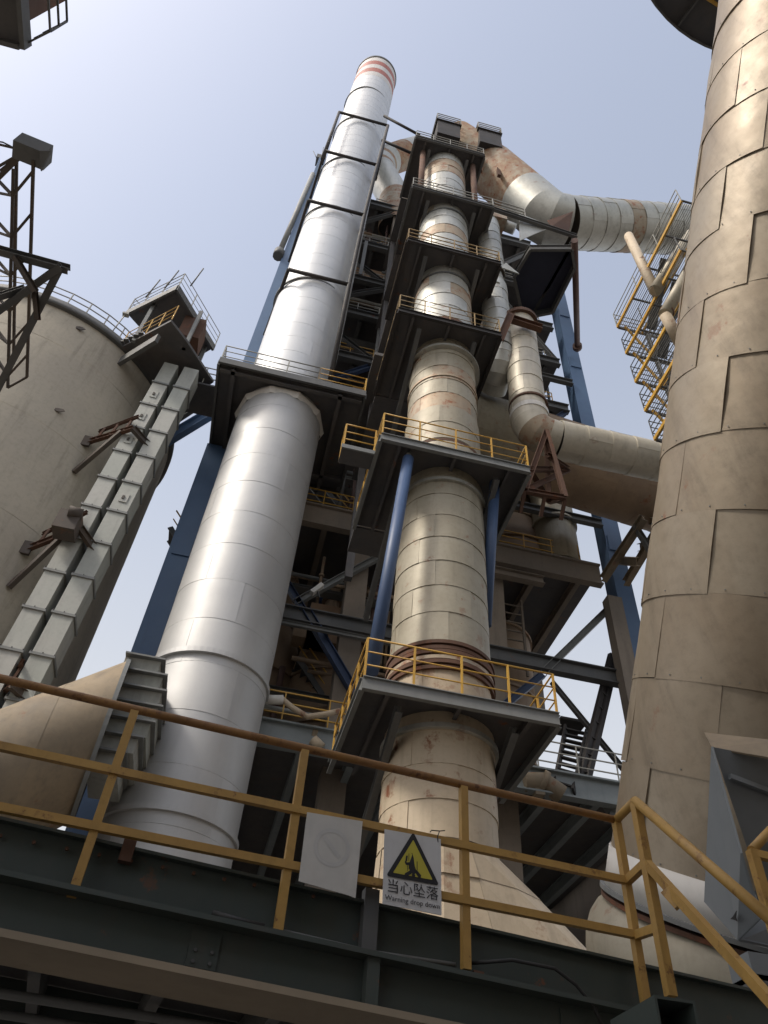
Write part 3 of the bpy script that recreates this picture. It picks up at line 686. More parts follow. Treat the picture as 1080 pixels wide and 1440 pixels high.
vessel('dust_vessel', 'shadowed vessel behind the lower right brace with ladder beside it', 10.0, 27, [(1.7, 13.9), (1.7, 17), (1.9, 20), (1.9, 23.2)])
t = thing('caged_ladder', 'dim brown caged ladder in the tower under the concrete floor', 'ladder', (9.4, 22.6, 19))
for dx in (-.55, .55): obj('stile', B().bar((9.6 + dx, 23.2, 19.1), (9.6 + dx, 23.2, 22.9), .09, .09), 'tower_concrete', t)
for i in range(8): obj('rung', B().bar((9.05, 23.2, 19.4 + .45*i), (10.15, 23.2, 19.4 + .45*i), .05, .05), 'tower_concrete', t)

# lower left service walkway with small pipes (z 13.8)
t = thing('service_pipe', 'white capped bent pipe over the small walkway behind the stack', 'pipe', (1, 20.2, 14.6))
pts = [P(372, 984, y=20.2), P(398, 984, y=20.2), P(412, 996, y=20.2), P(432, 1008, y=20.2), P(455, 1005, y=20.2), P(478, 1000, y=20.2)]
obj('pipe_run', B().tube(pts, .09, 10), 'clad_lit', t); obj('pipe_cap', B().tube(pts[:2], .14, 12), 'white_wrap', t)
t = thing('wide_service_pipe', 'fat tan pipe lying on the small walkway behind the stack', 'pipe', (1, 20.4, 14))
obj('pipe_run', B().tube([P(360, 1020, y=20.9), P(478, 1045, y=20.9)], .28, 14), 'duct_tan', t)
obj('pipe_flange', B().tube([P(437, 1036, y=20.9), P(444, 1038, y=20.9)], .36, 14), 'duct_tan', t)
obj('valve', B().tube([P(440, 1040, y=20.5), P(452, 1052, y=20.5)], .16, 10), 'clad_lit', t)
t = thing('flood_lamp', 'small white floodlight fixed on the grey diagonal brace', 'lamp', P(446, 828, y=21.7))
obj('lamp_head', B().bar(P(438, 834, y=21.7), P(453, 823, y=21.7), .22, .16), 'white_wrap', t)
obj('lamp_bracket', B().bar(P(446, 829, y=21.7), P(449, 840, y=21.8), .05, .05), 'dark_steel', t)

# right service stair beyond the tower
t = thing('steel_stair', 'dark open-tread steel stair seen against the sky at lower right', 'stair', (10.5, 20.8, 13.6))
a0, a1, b0, b1 = P(780, 1105, y=20.5), P(800, 1112, y=20.5), P(796, 1022, y=22.3), P(822, 1028, y=22.3)
obj('stringer', B().bar(a0, b0, .07, .24), 'black_steel', t); obj('stringer', B().bar(a1 + V(.15, 0, 0), b1 + V(.1, 0, 0), .07, .24), 'black_steel', t)
for i in range(10):
    k = (i + .5)/10; obj('tread', B().bar(a0.lerp(b0, k), (a1 + V(.15, 0, 0)).lerp(b1 + V(.1, 0, 0), k), .17, .05), 'black_steel', t)
for a, b, nm in (((859, 921), (812, 1112), 'stringer'), ((866, 930), (822, 1114), 'stringer')):
    obj(nm, B().bar(P(*a, y=22.8), P(*b, y=21.0), .16, .2), 'black_steel', t)
for i in range(9):
    k = i/9; p0 = P(859, 921, y=22.8).lerp(P(812, 1112, y=21), k); p1_ = P(866, 930, y=22.8).lerp(P(822, 1114, y=21), k)
    obj('tread', B().bar(p0, p1_, .2, .04), 'black_steel', t)
obj('landing', B().box(10.9, 11.9, 22.3, 23.4, 16.9, 17.0), 'black_steel', t)
t = thing('deck_motor', 'round grey motor on the walkway edge at lower right', 'motor', P(858, 1133, y=20.6))
c = P(858, 1133, y=20.8)
obj('motor_body', B().tube([c, c + V(.5, .3, 0)], .26, 16), 'grey_steel', t); obj('motor_foot', B().box(c.x - .1, c.x + .6, 20.7, 21.2, c.z - .4, c.z - .24), 'dark_steel', t)
t = thing('tan_hopper_pipe', 'dusty tan pipe assembly on the walkway under the stair', 'pipe', P(750, 1110, y=20.6))
obj('pipe_run', B().tube([P(735, 1100, y=20.6), P(765, 1100, y=20.6), P(790, 1118, y=20.6)], .3, 14), 'duct_tan', t)
obj('pipe_flange', B().tube([P(760, 1098, y=20.6), P(767, 1102, y=20.6)], .38, 14), 'duct_tan', t)
obj('pipe_leg', B().bar(P(758, 1120, y=20.6), P(755, 1100, y=20.6), .3, .3), 'duct_tan', t)

# ------------------------------------------------------------------ inclined brown frame right of the tower
t = thing('raking_frame', 'tan raking steel frame between the tower corner and the right hand duct', 'steel frame', (15, 19, 24))
for a, b in (((848, 815), (905, 728)), ((880, 820), (925, 745)), ((905, 728), (935, 738)), ((900, 770), (930, 760)), ((870, 788), (895, 790))):
    obj('brace', B().ibeam(P(*a, y=20.5), P(*b, y=17.5), .32, .24), 'duct_tan', t)
obj('brace', B().ibeam(P(893, 740, y=18), P(925, 790, y=18), .2, .2), 'dark_steel', t)

# ------------------------------------------------------------------ right scaffold tower
SYF = 14.0
t = thing('sampling_gantry', 'open yellow edged gantry of stacked grating levels behind the right hand duct', 'gantry', (12, 11, 20))
lc = [P(868, 460, y=SYF), P(881, 497, y=SYF), P(894, 537, y=SYF), P(909, 578, y=SYF), P(921, 618, y=SYF)]
for i, c in enumerate(lc):
    x0, x1, z = lc[0].x + .02*i, lc[0].x + 3.2, c.z; y1 = SYF; y0 = 8.6 if i == 0 else 9.6
    lev = t
    obj('edge_beam', B().bar((x0, y0, z), (x0, y1, z), .07, .16), 'yellow_far', t)
    obj('edge_beam', B().bar((x0 + .05, y1, z), (x1, y1, z), .07, .14), 'dark_steel', t)
    obj('edge_beam', B().bar((x0 + 1.1, y0, z), (x0 + 1.1, y1, z), .07, .16), 'yellow_far' if i % 2 == 0 else 'dark_steel', t)
    mb = B()
    for k in range(13):
        x = x0 + .1 + .1*k*.8
        mb.bar((x, y0, z + .03), (x, y1, z + .03), .012, .03)
    for k in range(5):
        y = y0 + (y1 - y0)*k/4; mb.bar((x0, y, z), (x1, y, z), .06, .08)
    o_ = obj('grating', mb, 'dark_steel', t)
    railing(t, [(x0, y0, z), (x0, y1, z), (x1, y1, z)], 1.05, 'dark_steel' if i else 'rail_grey', r=.014, step=1.6)
for y in (9.2, 11.6, 13.9):
    obj('gantry_post', B().bar((lc[0].x + 1.25, y, 0), (lc[0].x + 1.25, y, lc[0].z), .13, .13), 'dark_steel', t)
for k in range(4):
    obj('brace', B().bar((lc[0].x + .3, 13.9, lc[k].z), (lc[0].x + 1.2, 13.9, lc[k+1].z), .08, .08), 'yellow_far', t)
    obj('stair_flight', B().bar((lc[0].x + .5, 12.8, lc[k+1].z + .05), (lc[0].x + .5, 10.8, lc[k].z), .4, .05), 'dark_steel', t)
t = thing('vent_pipe', 'upper pale V-shaped pipe in front of the yellow gantry', 'pipe', P(920, 409, y=11.2), 'pale bent pipes on the gantry')
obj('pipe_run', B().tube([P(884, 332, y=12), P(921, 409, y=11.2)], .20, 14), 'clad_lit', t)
obj('pipe_run', B().tube([P(921, 409, y=11.2), P(972, 330, y=10.2)], .24, 14), 'clad_beige', t)
t = thing('vent_pipe', 'lower pale V-shaped pipe close to the right hand duct edge', 'pipe', P(934, 442, y=10.6), 'pale bent pipes on the gantry')
obj('pipe_run', B().tube([P(956, 482, y=11.0), P(935, 442, y=10.6)], .19, 14), 'clad_lit', t)
obj('pipe_run', B().tube([P(935, 442, y=10.6), P(975, 372, y=9.8)], .22, 14), 'clad_beige', t)
obj('pipe_flange', B().ring(P(937, 440, y=10.6), P(975, 372, y=9.8) - P(935, 442, y=10.6), .1, .25, .08, 20), 'rusty', t)

# ------------------------------------------------------------------ big leaning duct on the right
AX = (R3 @ V(919, 4220, -1080)).normalized()
D0 = P(1044, 1236, d=11.0)
t = thing('leaning_duct', 'huge tan sheet-clad duct leaning overhead along the right side', 'duct', D0)
DR = 1.50
clad(t, D0, D0 + AX*30, DR, 1.03, 7, 'clad_brown', segs=10, lap=.012, side=.008, jit=.010, stag=.5, phase=.22, wob=.008, amp=.011)
fr_ = frame(AX)
mb = B()
for c in range(14):
    for k in range(23):
        a = 2*PI*(k + .3*(c % 3))/23; e_ = fr_ @ V(math.cos(a), math.sin(a), 0); q_ = D0 + AX*(1.0345*c + .05) + e_*(DR + .022)
        if (q_ - D0 - AX*(q_ - D0).dot(AX)).dot(EYE - D0) > 0: mb.tube([q_, q_ + e_*.010], .009, 5)
o_ = obj('rivet_rows', mb, 'grey_steel', t); o_['kind'] = 'stuff'
obj('wrap_band', B().tube([D0 - AX*.44, D0 + AX*.02], DR + .04, 64), 'white_wrap', t)
def lathe(prof, n=72):
    vs = []
    for h_, r_ in prof:
        for k in range(n):
            a = 2*PI*k/n; w_ = r_ + .012*math.sin(9*a + 3*h_) + .006*math.sin(23*a)
            vs.append(D0 + AX*h_ + fr_ @ V(w_*math.cos(a), w_*math.sin(a), 0))
    m_ = len(prof)
    return B().add(vs, [(j_*n + k, j_*n + (k+1) % n, (j_+1)*n + (k+1) % n, (j_+1)*n + k) for j_ in range(m_-1) for k in range(n)], True)
for h_, r_, m_ in ((-.47, DR + .09, 'grey_steel'), (-.56, DR + .06, 'rusty'), (-1.42, DR + .13, 'grey_steel'), (-1.62, DR + .20, 'white_wrap'), (-1.80, DR + .16, 'grey_steel')):
    obj('clamp_ring', B().ring(D0 + AX*h_, AX, DR - .2, r_, .05, 72), m_, t)
obj('fabric_bellows', lathe([(-.56, DR), (-.66, DR + .09), (-.82, DR + .16), (-1.0, DR + .18), (-1.18, DR + .15), (-1.34, DR + .07), (-1.42, DR)]), 'clad_beige', t)
obj('shell', B().tube([D0 - AX*1.38, D0 - AX*6], DR, 48), 'clad_beige', t)
for k in range(28):
    a = 2*PI*k/28; e_ = fr_ @ V(math.cos(a), math.sin(a), 0)
    if e_.dot(EYE - D0) > 0: obj('bolt', B().tube([D0 - AX*1.66 + e_*(DR + .14), D0 - AX*1.36 + e_*(DR + .10)], .018, 6), 'rusty', t)
# sheet-metal drip hood over the hopper
obj('drip_hood', B().poly([P(990, 1030, d=8.75), P(1100, 1042, d=8.5), P(1100, 1068, d=8.2), P(1001, 1051, d=8.35)], .02), 'duct_tan', t)

# overhead round platform at upper right
t = thing('round_platform', 'dark circular platform underside at the upper right corner', 'platform', (11.5, -1.5, 34))
RZ = 34.0; k_ = (RZ - 1.6)/38.4; RC = V(13.58*k_, -1.79*k_, RZ); RR = 6.93*k_
obj('deck_plate', B().ring(RC, (0, 0, 1), RR*.52, RR, .08, 64), 'plate', t)
obj('edge_beam', B().ring(RC - V(0, 0, .22), (0, 0, 1), RR - .02, RR + .05, .3, 64), 'dark_steel', t)
obj('ring_pipe', B().tube([RC + V(RR*.80*math.cos(2*PI*i/48), RR*.80*math.sin(2*PI*i/48), -.25) for i in range(49)], .06, 8), 'yellow_far', t)
for i in range(20):
    a = 2*PI*i/20; e = V(math.cos(a), math.sin(a), 0)
    obj('joist', B().bar(RC + e*RR*.52 - V(0, 0, .12), RC + e*(RR - .06) - V(0, 0, .12), .05, .2), 'dark_steel', t)
rp = [RC + V(RR*math.cos(2*PI*i/32), RR*math.sin(2*PI*i/32), .08) for i in range(33)]
railing(t, rp, 1.1, 'yellow_far', r=.02, step=1.2)
obj('tower_shell', B().tube([V(RC.x, RC.y, RZ - 3), V(RC.x, RC.y, RZ + 9)], RR*.52, 40), 'clad_brown', t)

# ------------------------------------------------------------------ grey hopper at lower right
t = thing('grey_hopper', 'blue-grey pointed hopper with a small black mark at the lower right', 'hopper', (4.6, 5.8, 4))
Tp, Bt = P(1000, 1050, y=5.75), P(1066, 1296, y=5.75)
Bt = V(Tp.x, 5.75, Bt.z)
L1, TI = P(990, 1268, y=6.6), P(1037, 1322, y=6.2)
Tb = V(Tp.x - .15, 6.9, Tp.z)
obj('side_plate', B().poly([Tp, V(Tp.x, 5.75, Tp.z - 1.0), P(1068, 1292, y=5.95), TI, L1], .02), 'chute', t)
rt = V(Tp.x + 3.0, 5.75, Tp.z)
fb = P(1071, 1296, y=6.5)
obj('front_plate', B().add([Tp + V(.02, 0, 0), rt, V(rt.x, 6.75, Tp.z - 2.4), fb, P(1050, 1190, y=6.05)], [(0, 1, 2, 3, 4)]), 'chute', t)
obj('front_rib', B().bar(V(Tp.x + .15, 5.80, Tp.z - .25), V(rt.x, 6.0, Tp.z - .7), .04, .05), 'chute', t)
obj('rear_plate', B().poly([L1, TI + V(.02, .02, 0), V(rt.x, 6.9, Tp.z - 1.4), V(rt.x, 6.9, Tp.z - .2)], .02), 'chute', t)
me_ = [P(1033, 1293, d=8.05), P(1043, 1281, d=8.05), P(1041, 1297, d=8.05)]
o_ = P(1058, 1345, y=6.1)
obj('outlet_frame', B().box(o_.x - .14, o_.x + .12, 5.95, 6.25, o_.z - .22, o_.z - .02), 'chute', t)
obj('outlet_pipe', B().box(o_.x - .14, o_.x + .10, 5.95, 6.25, 2.4, o_.z - .18), 'dark_steel', t)
nrm_ = (Tp - TI).cross(L1 - TI).normalized(); nrm_ = nrm_ if nrm_.dot(EYE - TI) > 0 else -nrm_
def onface(px, py):
    r = ray(px, py); return EYE + r*((TI - EYE).dot(nrm_)/r.dot(nrm_)) + nrm_*.035
obj('black_mark', B().poly([onface(1033, 1293), onface(1037, 1289), onface(1042, 1281), onface(1041, 1290), onface(1043, 1296), onface(1038, 1294)], .004, tuple(nrm_)), 'ink', t)

# ------------------------------------------------------------------ silo
ZC, SR, SH = V(-11.94, 23.49, 0), 5.97, 28.0
t = thing('concrete_silo', 'big round beige concrete silo with railed roof at left', 'silo', ZC)
for k in range(14):
    obj('wall_lift', B().tube([V(ZC.x, ZC.y, 2*k + .012), V(ZC.x, ZC.y, 2*k + 2)], SR + .004*(k % 2), 96, cap=False), 'concrete', t)
obj('wall_core', B().tube([V(ZC.x, ZC.y, 0), V(ZC.x, ZC.y, 28)], SR - .02, 96), 'concrete', t)
obj('roof', B().tube([V(ZC.x, ZC.y, 28), V(ZC.x, ZC.y, 28.35)], SR + .16, 96), 'dark_steel', t)
railing(t, [V(ZC.x + (SR - .1)*math.cos(2*PI*i/48), ZC.y + (SR - .1)*math.sin(2*PI*i/48), 28.35) for i in range(49)], 1.1, 'rail_grey', r=.018, step=.8)
def on_silo(px, py):
    r = ray(px, py); o_ = EYE - ZC; a = r.x**2 + r.y**2; b = 2*(o_.x*r.x + o_.y*r.y); c = o_.x**2 + o_.y**2 - (SR + .03)**2
    s_ = (-b - math.sqrt(max(0, b*b - 4*a*c)))/(2*a); return EYE + r*s_
for q in ((112, 462), (82, 577)):
    c = on_silo(*q); obj('wall_scar', B().poly([c + V(.22*math.cos(i)*random.uniform(.6, 1.1), -.01, .13*math.sin(i)*random.uniform(.6, 1)) for i in (0, .9, 1.8, 2.8, 3.9, 5)], .03, (0, -1, 0)), 'lattice', t)

# bucket elevator: two casings of flanged sections
EY = 18.7
for (x0, x1, lab) in ((-6.48, -5.90, 'front grey-green bucket elevator casing on the silo, right of its twin'),
                      (-7.28, -6.72, 'rear grey-green bucket elevator casing nearer the silo wall')):
    t = thing('elevator_casing', lab, 'bucket elevator', (x0, EY, 0), 'twin elevator casings')
    h_ = 1.42; k = 0
    me = mesh('casing_section', B().box(x0, x1, EY, EY + .85, 0, h_ - .03), 'casing')
    mf = mesh('section_flange', B().box(x0 - .05, x1 + .05, EY - .05, EY + .9, -.05, .03), 'grey_steel')
    z = 2.0
    while z < 26.2:
        put('casing_section', me, t, (0, 0, z + .03)); put('section_flange', mf, t, (0, 0, z)); z += h_
    md = mesh('inspection_door', B().box(x0 + .16, x1 - .16, EY - .03, EY - .002, .45, .85), 'casing')
    mk = mesh('door_latch', B().box(x0 + .22, x0 + .3, EY - .06, EY - .03, .58, .72), 'core')
    for i_ in ((15, 16, 14) if x0 < -7 else (6, 12)):
        put('inspection_door', md, t, (0, 0, 2 + h_*i_)); put('door_latch', mk, t, (0, 0, 2 + h_*i_))
    mb = B()
    for k in range(17):
        for dx in (.0, .5, 1.0): q_ = V(x0 - .02 + dx*(x1 - x0 + .04), EY - .05, 2 + h_*k + .03); mb.tube([q_, q_ + V(0, 0, .03)], .016, 5)
    obj('flange_bolts', mb, 'dark_steel', t)
    t.rotation_euler = (0, rad(2.2), 0)
def erail(lab, w0, e0_, e1_, k0):
    A, Bq, Cq, K = on_silo(*w0), P(*e0_, y=18.4), P(*e1_, y=18.9), on_silo(*k0)
    t = thing('elevator_bracket', lab, 'bracket', Bq, 'brackets tying the elevator to the silo')
    obj('arm', B().ibeam(A, Bq, .20, .14), 'rusty', t); obj('arm', B().ibeam(Bq, Cq, .24, .16), 'lattice', t)
    obj('arm', B().ibeam(A + V(.2, 0, .7), Bq + V(0, 0, .7), .12, .1), 'rusty', t)
    obj('foot_plate', B().bar(A + V(0, -.05, -.25), A + V(0, -.05, .25), .3, .1), 'lattice', t)
    obj('knee', B().bar(K, Bq.lerp(A, .25), .15, .15), 'lattice', t)
    for q in (.2, .5, .8): obj('post', B().bar(A.lerp(Bq, q), A.lerp(Bq, q) + V(.1, 0, .7), .07, .07), 'rusty', t)
erail('rusty bracket tying the elevator to the silo near the top', (122, 622), (187, 602), (216, 634), (104, 664))
erail('rusty bracket halfway up the elevator with a gearbox on it', (38, 772), (112, 742), (140, 782), (12, 826))
erail('rusty bracket low on the elevator just above the front rail', (-10, 985), (16, 962), (42, 985), (-30, 1010))
t = thing('elevator_gearbox', 'grimy gearbox mounted on the middle elevator bracket', 'gearbox', P(95, 740, y=18.2))
c = P(97, 738, y=18.2)
obj('housing', B().box(c.x - .35, c.x + .3, 17.9, 18.5, c.z - .4, c.z + .35), 'lattice', t)
obj('drum', B().tube([c + V(-.1, -.3, .25), c + V(.3, -.2, .3)], .2, 14), 'lattice', t)
# elevator head platform and lower bridge deck
t = thing('elevator_head_deck', 'dark square head platform over the bucket elevator with pale rails', 'platform', (-6.8, 19, 31))
a, b, c_, d = [P(*q, z=31) for q in ((178, 440), (250, 404), (301, 489), (262, 512))]
d = P(232, 500, z=31)
obj('deck_plate', B().poly([a, b, c_, P(264, 510, z=31), d], .15, (0, 0, 1)), 'plate', t)
for p_, q_ in ((a, b), (b, c_)): obj('edge_beam', B().bar(p_ + V(0, 0, -.05), q_ + V(0, 0, -.05), .1, .4), 'dark_steel', t)
railing(t, [d + V(0, 0, .15), a + V(0, 0, .15), b + V(0, 0, .15), c_ + V(0, 0, .15)], 1.1, 'rail_grey', split=True, step=.9, r=.018)
obj('drive_box', B().box(-6.2, -5.3, 18.4, 19.4, 29.3, 30.8), 'rusty', t)
for x, y in ((-7.6, 18.4), (-5.6, 18.2), (-5.3, 19.9)): obj('leg', B().bar((x, y, 28), (x, y, 31), .14, .14), 'grey_steel', t)
for q in ((205, 418), (232, 405), (268, 402)):
    p_ = P(*q, z=31.2); obj('antenna', B().tube([p_, p_ + V(.15, 0, 1.7)], .03, 6), 'dark_steel', t)
t = thing('silo_bridge_deck', 'dark bridge deck joining the silo roof, elevator and tower', 'deck', (-6, 19.5, 28))
pp = [P(*q, z=28) for q in ((168, 490), (240, 452), (262, 480), (300, 538), (262, 562), (222, 570), (196, 540))]
obj('deck_plate', B().poly(pp, .15, (0, 0, 1)), 'plate', t)
obj('deck_plate', B().box(-5.6, -4.0, 19.4, 21.0, 27.6, 27.7), 'plate', t)
obj('edge_beam', B().bar(P(130, 533, z=27.4), P(222, 476, z=27.4), .16, .5), 'dark_steel', t)
obj('brace', B().ibeam(P(235, 600, y=22), P(296, 560, y=21), .22, .2), 'dark_steel', t)
obj('brace', B().ibeam(P(232, 620, y=22), P(305, 576, y=22), .42, .4), 'blue', t)
railing(t, [pp[0] + V(0, 0, .15), pp[1] + V(0, 0, .15)], 1.1, 'yellow_far', split=True, step=.6, r=.018)
railing(t, [V(-5.3, 19.4, 27.7), V(-4.1, 19.4, 27.7)], 1.1, 'rail_grey', step=.5, r=.018)
for i in range(6):
    p_ = P(163 + 7*i, 482 - 3*i, z=28.2); obj('stair_tread', B().bar(p_, p_ + V(.12, .5, 0), .2, .05), 'dark_steel', t)
t = thing('roof_lamp', 'thin lamp post on the silo roof edge', 'lamp post', P(155, 470, z=28.4))
c = P(155, 470, z=28.4); obj('post', B().tube([c, c + V(.1, 0, 1.6)], .025, 6), 'rail_grey', t); obj('lamp_head', B().box(c.x, c.x + .25, c.y - .1, c.y + .1, c.z + 1.6, c.z + 1.7), 'rail_grey', t)

# ------------------------------------------------------------------ lower left duct into the stack
t = thing('stack_inlet_duct', 'fat tan duct entering the silver stack through a ribbed transition', 'duct', (-4, 16, 8))
e1 = V(-3.34, 17.74, 10.80); HD = V(-.986, -.168, 0); SIDE = V(.168, -.986, 0)
RZ_, RH_ = 2.0, 1.5
def vring(c, k=1.0, n=56): return [c + SIDE*(RH_*k*math.cos(2*PI*i/n)) + V(0, 0, RZ_*k*math.sin(2*PI*i/n)) for i in range(n)]
cuts = [0, 1.1, 2.3, 3.6, 5.0, 6.6, 8.4]
for k in range(6):
    ca, cb = [e1 + HD*q + V(0, 0, -.93*q) for q in cuts[k:k+2]]
    ra, rb = vring(ca, 1.0 + .004*(k % 2)), vring(cb, 1.0 + .004*(k % 2)); n = len(ra)
    obj('duct_section', B().add(ra + rb, [(i, n + i, n + (i+1) % n, (i+1) % n) for i in range(n)], True), 'duct_tan', t)
ra, rb, rc, rd_ = vring(e1), vring(e1, 1.045), vring(e1 - HD*.1, 1.045), vring(e1 - HD*.1); n = len(ra)
mb = B()
for u_, v_ in ((ra, rb), (rb, rc), (rc, rd_)): mb.add(u_ + v_, [(i, n + i, n + (i+1) % n, (i+1) % n) for i in range(n)])
obj('flange_ring', mb, 'grey_steel', t)
# faceted transition: stepped plates between the flange and the stack wall
for k, xr_ in enumerate((-2.42, -2.26, -2.16, -2.14, -2.2, -2.36, -2.6)):
    zt_ = 12.72 - .43*k
    obj('transition_rib', B().add([(-3.28, 17.08, zt_ - .38), (xr_, 17.02, zt_ - .38), (xr_ + .05, 18.7, zt_ - .38), (-3.28, 18.7, zt_ - .38),
                                   (-3.28, 17.02, zt_ - .05), (xr_ + .02, 16.96, zt_ - .05), (xr_ + .05, 18.7, zt_ - .05), (-3.28, 18.7, zt_ - .05)],
        [(3, 2, 1, 0), (4, 5, 6, 7), (0, 1, 5, 4), (1, 2, 6, 5), (2, 3, 7, 6), (3, 0, 4, 7)]), 'casing', t)
    obj('rib_flange', B().box(-3.28, xr_ + .13, 16.84, 18.7, zt_ - .048, zt_), 'grey_steel', t)

# ------------------------------------------------------------------ lattice conveyor end and dark gallery at upper left
t = thing('lattice_boom', 'rusty lattice conveyor boom with a dark head box at upper left', 'lattice boom', (-6.2, 7, 16))
c0, c1 = P(47, 225, z=16), P(38, 530, z=16); c2, c3 = P(19, 238, z=16), P(11, 545, z=16)
up_ = V(0, 0, .5)
for a, b in ((c0, c1), (c2, c3)):
    obj('chord', B().bar(a, b, .055, .055), 'lattice', t); obj('chord', B().bar(a + up_ - V(.5, 0, 0), b + up_ - V(.5, 0, 0), .055, .055), 'lattice', t)
obj('chord', B().bar(c1, c3, .05, .05), 'lattice', t)
for i in range(6):
    k = (i + .25)/6; k2 = (i + .6)/6
    obj('lacing', B().bar(c0.lerp(c1, k), c2.lerp(c3, k2), .05, .05), 'lattice', t)
    obj('lacing', B().bar(c2.lerp(c3, k2), c2.lerp(c3, k2) + up_ - V(.5, 0, 0), .05, .05), 'lattice', t)
    obj('lacing', B().bar(c2.lerp(c3, k2), c0.lerp(c1, min(1, k + .17)) + up_ - V(.9, 0, 0), .04, .04), 'lattice', t)
hc = P(46, 212, z=16.1)
obj('head_box', B().bar(P(24, 204, z=16.2), P(68, 222, z=16.2), .34, .42), 'dark_steel', t)
obj('head_chute', B().poly([P(56, 212, z=16.0), P(71, 212, z=16.0), P(57, 240, z=15.8)], .05), 'dark_steel', t)
for q, r_ in (((0, 268), .09), ((0, 200), .035), ((0, 236), .05), ((0, 250), .04)):
    obj('strut', B().bar(P(q[0] - 40, q[1] + (20 if q[1] > 210 else -6), z=16.3), P(36, 212, z=16.1), r_, r_), 'lattice', t)
obj('cable', B().tube([P(26, 212, z=16), P(14, 205, z=16.1), P(4, 200, z=16.2), P(-10, 198, z=16.2)], .014, 6), 'cable', t)
t = thing('boom_support', 'dark A-shaped bracket carrying the lattice boom beside the silo', 'bracket', (-6.5, 9, 15.5))
zb = 15.2
obj('beam', B().ibeam(P(-60, 336, z=zb), P(97, 379, z=zb), .16, .14), 'dark_steel', t)
for a, b, w_ in (((86, 374), (-20, 450), .13), ((84, 378), (-10, 560), .13), ((20, 360), (50, 410), .10), ((48, 400), (53, 450), .09), ((36, 405), (-10, 420), .12)):
    obj('strut', B().ibeam(P(*a, z=zb - .1), P(*b, z=zb - .5), w_, w_), 'dark_steel' if w_ > .1 else 'lattice', t)

t = thing('overhead_gallery', 'dark underside of an overhead gallery in the top left corner', 'gallery', (-12, 0, 20))
gx, gy = -7.72, 5.98
obj('floor_plate', B().box(-24, gx, -13, gy, 20.0, 20.25), 'plate', t)  # carried far out of view so that it shades the front walkway
obj('edge_beam', B().bar((gx + .03, -13, 20.05), (gx + .03, gy + .05, 20.05), .1, .4), 'dark_steel', t)
obj('edge_beam', B().bar((-24, gy + .03, 20.05), (gx - .05, gy + .03, 20.05), .1, .4), 'dark_steel', t)
obj('wall_panel', B().box(-24, gx - .25, -13, gy - .2, 20.25, 23.2), 'rusty', t)
for k in range(8): obj('joist', B().ibeam((-24, gy - 1.6*k - 1, 19.9), (gx - .05, gy - 1.6*k - 1, 19.9), .2, .12), 'plate', t)
cr = [P(38, 66, z=20.2), P(70, 45, z=20.2), P(72, -40, z=20.2)]
for zz in (20.1, 20.6, 21.1):
    d_ = V(0, 0, zz - 20.1)
    obj('rail', B().bar(V(gx, gy, 20.1) + d_, V(gx + .55, gy - .38, 20.1) + d_, .04, .04), 'dark_steel', t)
    obj('rail', B().bar(V(gx + .55, gy - .38, 20.1) + d_, V(gx + .55, gy - 3.4, 20.1) + d_, .04, .04), 'dark_steel', t)
for y in (gy - .38, gy - 1.4, gy - 2.4): obj('rail_post', B().bar((gx + .55, y, 20.1), (gx + .55, y, 21.1), .04, .04), 'dark_steel', t)
for x, y in ((-23, -12), (-9, -12), (-23, 4)): obj('support_leg', B().bar((x, y, 0), (x, y, 19.8), .5, .5), 'dark_steel', t)

# ------------------------------------------------------------------ front walkway with handrail
TH = rad(5.6); E_ = V(math.cos(TH), math.sin(TH), 0); N_ = V(-math.sin(TH), math.cos(TH), 0); O_ = V(-1.71, 5.0, 0)
def W(s, tt, z): return O_ + E_*s + N_*tt + V(0, 0, z)
def Fp(px, py, tt=0.0):
    r = ray(px, py); s_ = ((O_ + N_*tt) - EYE).dot(N_)/r.dot(N_); q = EYE + r*s_
    return (q - O_).dot(E_), q.z
zt = [Fp(0, 955)[1], Fp(870, 1153)[1]]
ZTOP = sum(zt)/2
ZMID = (Fp(150, 1078)[1] + Fp(800, 1228)[1])/2
ZLOW = (Fp(150, 1165)[1] + Fp(800, 1300)[1])/2
ZB = (Fp(100, 1258)[1] + Fp(657, 1370)[1] + Fp(390, 1315)[1])/3
Z1 = (Fp(0, 1162, .12)[1] + Fp(420, 1246, .12)[1] + Fp(830, 1330, .12)[1])/3
Z3 = (Fp(0, 1312, -.12)[1] + Fp(420, 1409, -.12)[1])/2
SP = [Fp(100, 1258)[0], Fp(390, 1315)[0], Fp(657, 1370)[0], Fp(908, 1420)[0]]
SPT = [Fp(190, 1003)[0], Fp(428, 1058)[0], Fp(650, 1108)[0], Fp(868, 1153)[0]]
SP = [(a + b)/2 for a, b in zip(SP, SPT)]
SL = -4.2
t = thing('walkway_girder', 'dark green steel walkway girders running below the front yellow handrail', 'girder', W(0, 0, ZB))
S1 = SP[3] + .9
def wbar(mb, s0, s1, t0, t1, z0, z1):
    vs = [W(s, q, z - .03*(s - 2.0)) for z in (z0, z1) for q in (t0, t1) for s in (s0, s1)]
    return mb.add(vs, [(0, 2, 3, 1), (4, 5, 7, 6), (0, 1, 5, 4), (2, 6, 7, 3), (0, 4, 6, 2), (1, 3, 7, 5)])
obj('kick_plate', wbar(B(), SL, S1 + 1.5, .12, .15, ZB + .02, Z1 - .02), 'green_dark', t)
obj('plate_lip', wbar(B(), SL, S1 + 1.5, .06, .16, Z1 - .02, Z1), 'green_dark', t)
obj('top_flange', wbar(B(), SL, S1 + .2, -.13, .30, ZB - .03, ZB), 'green_dark', t)
obj('girder_web', wbar(B(), SL, S1 + .2, .0, .03, Z3 + .025, ZB - .03), 'green_dark', t)
dl = (Fp(0, 1312, -.13)[1] - 1.6); 
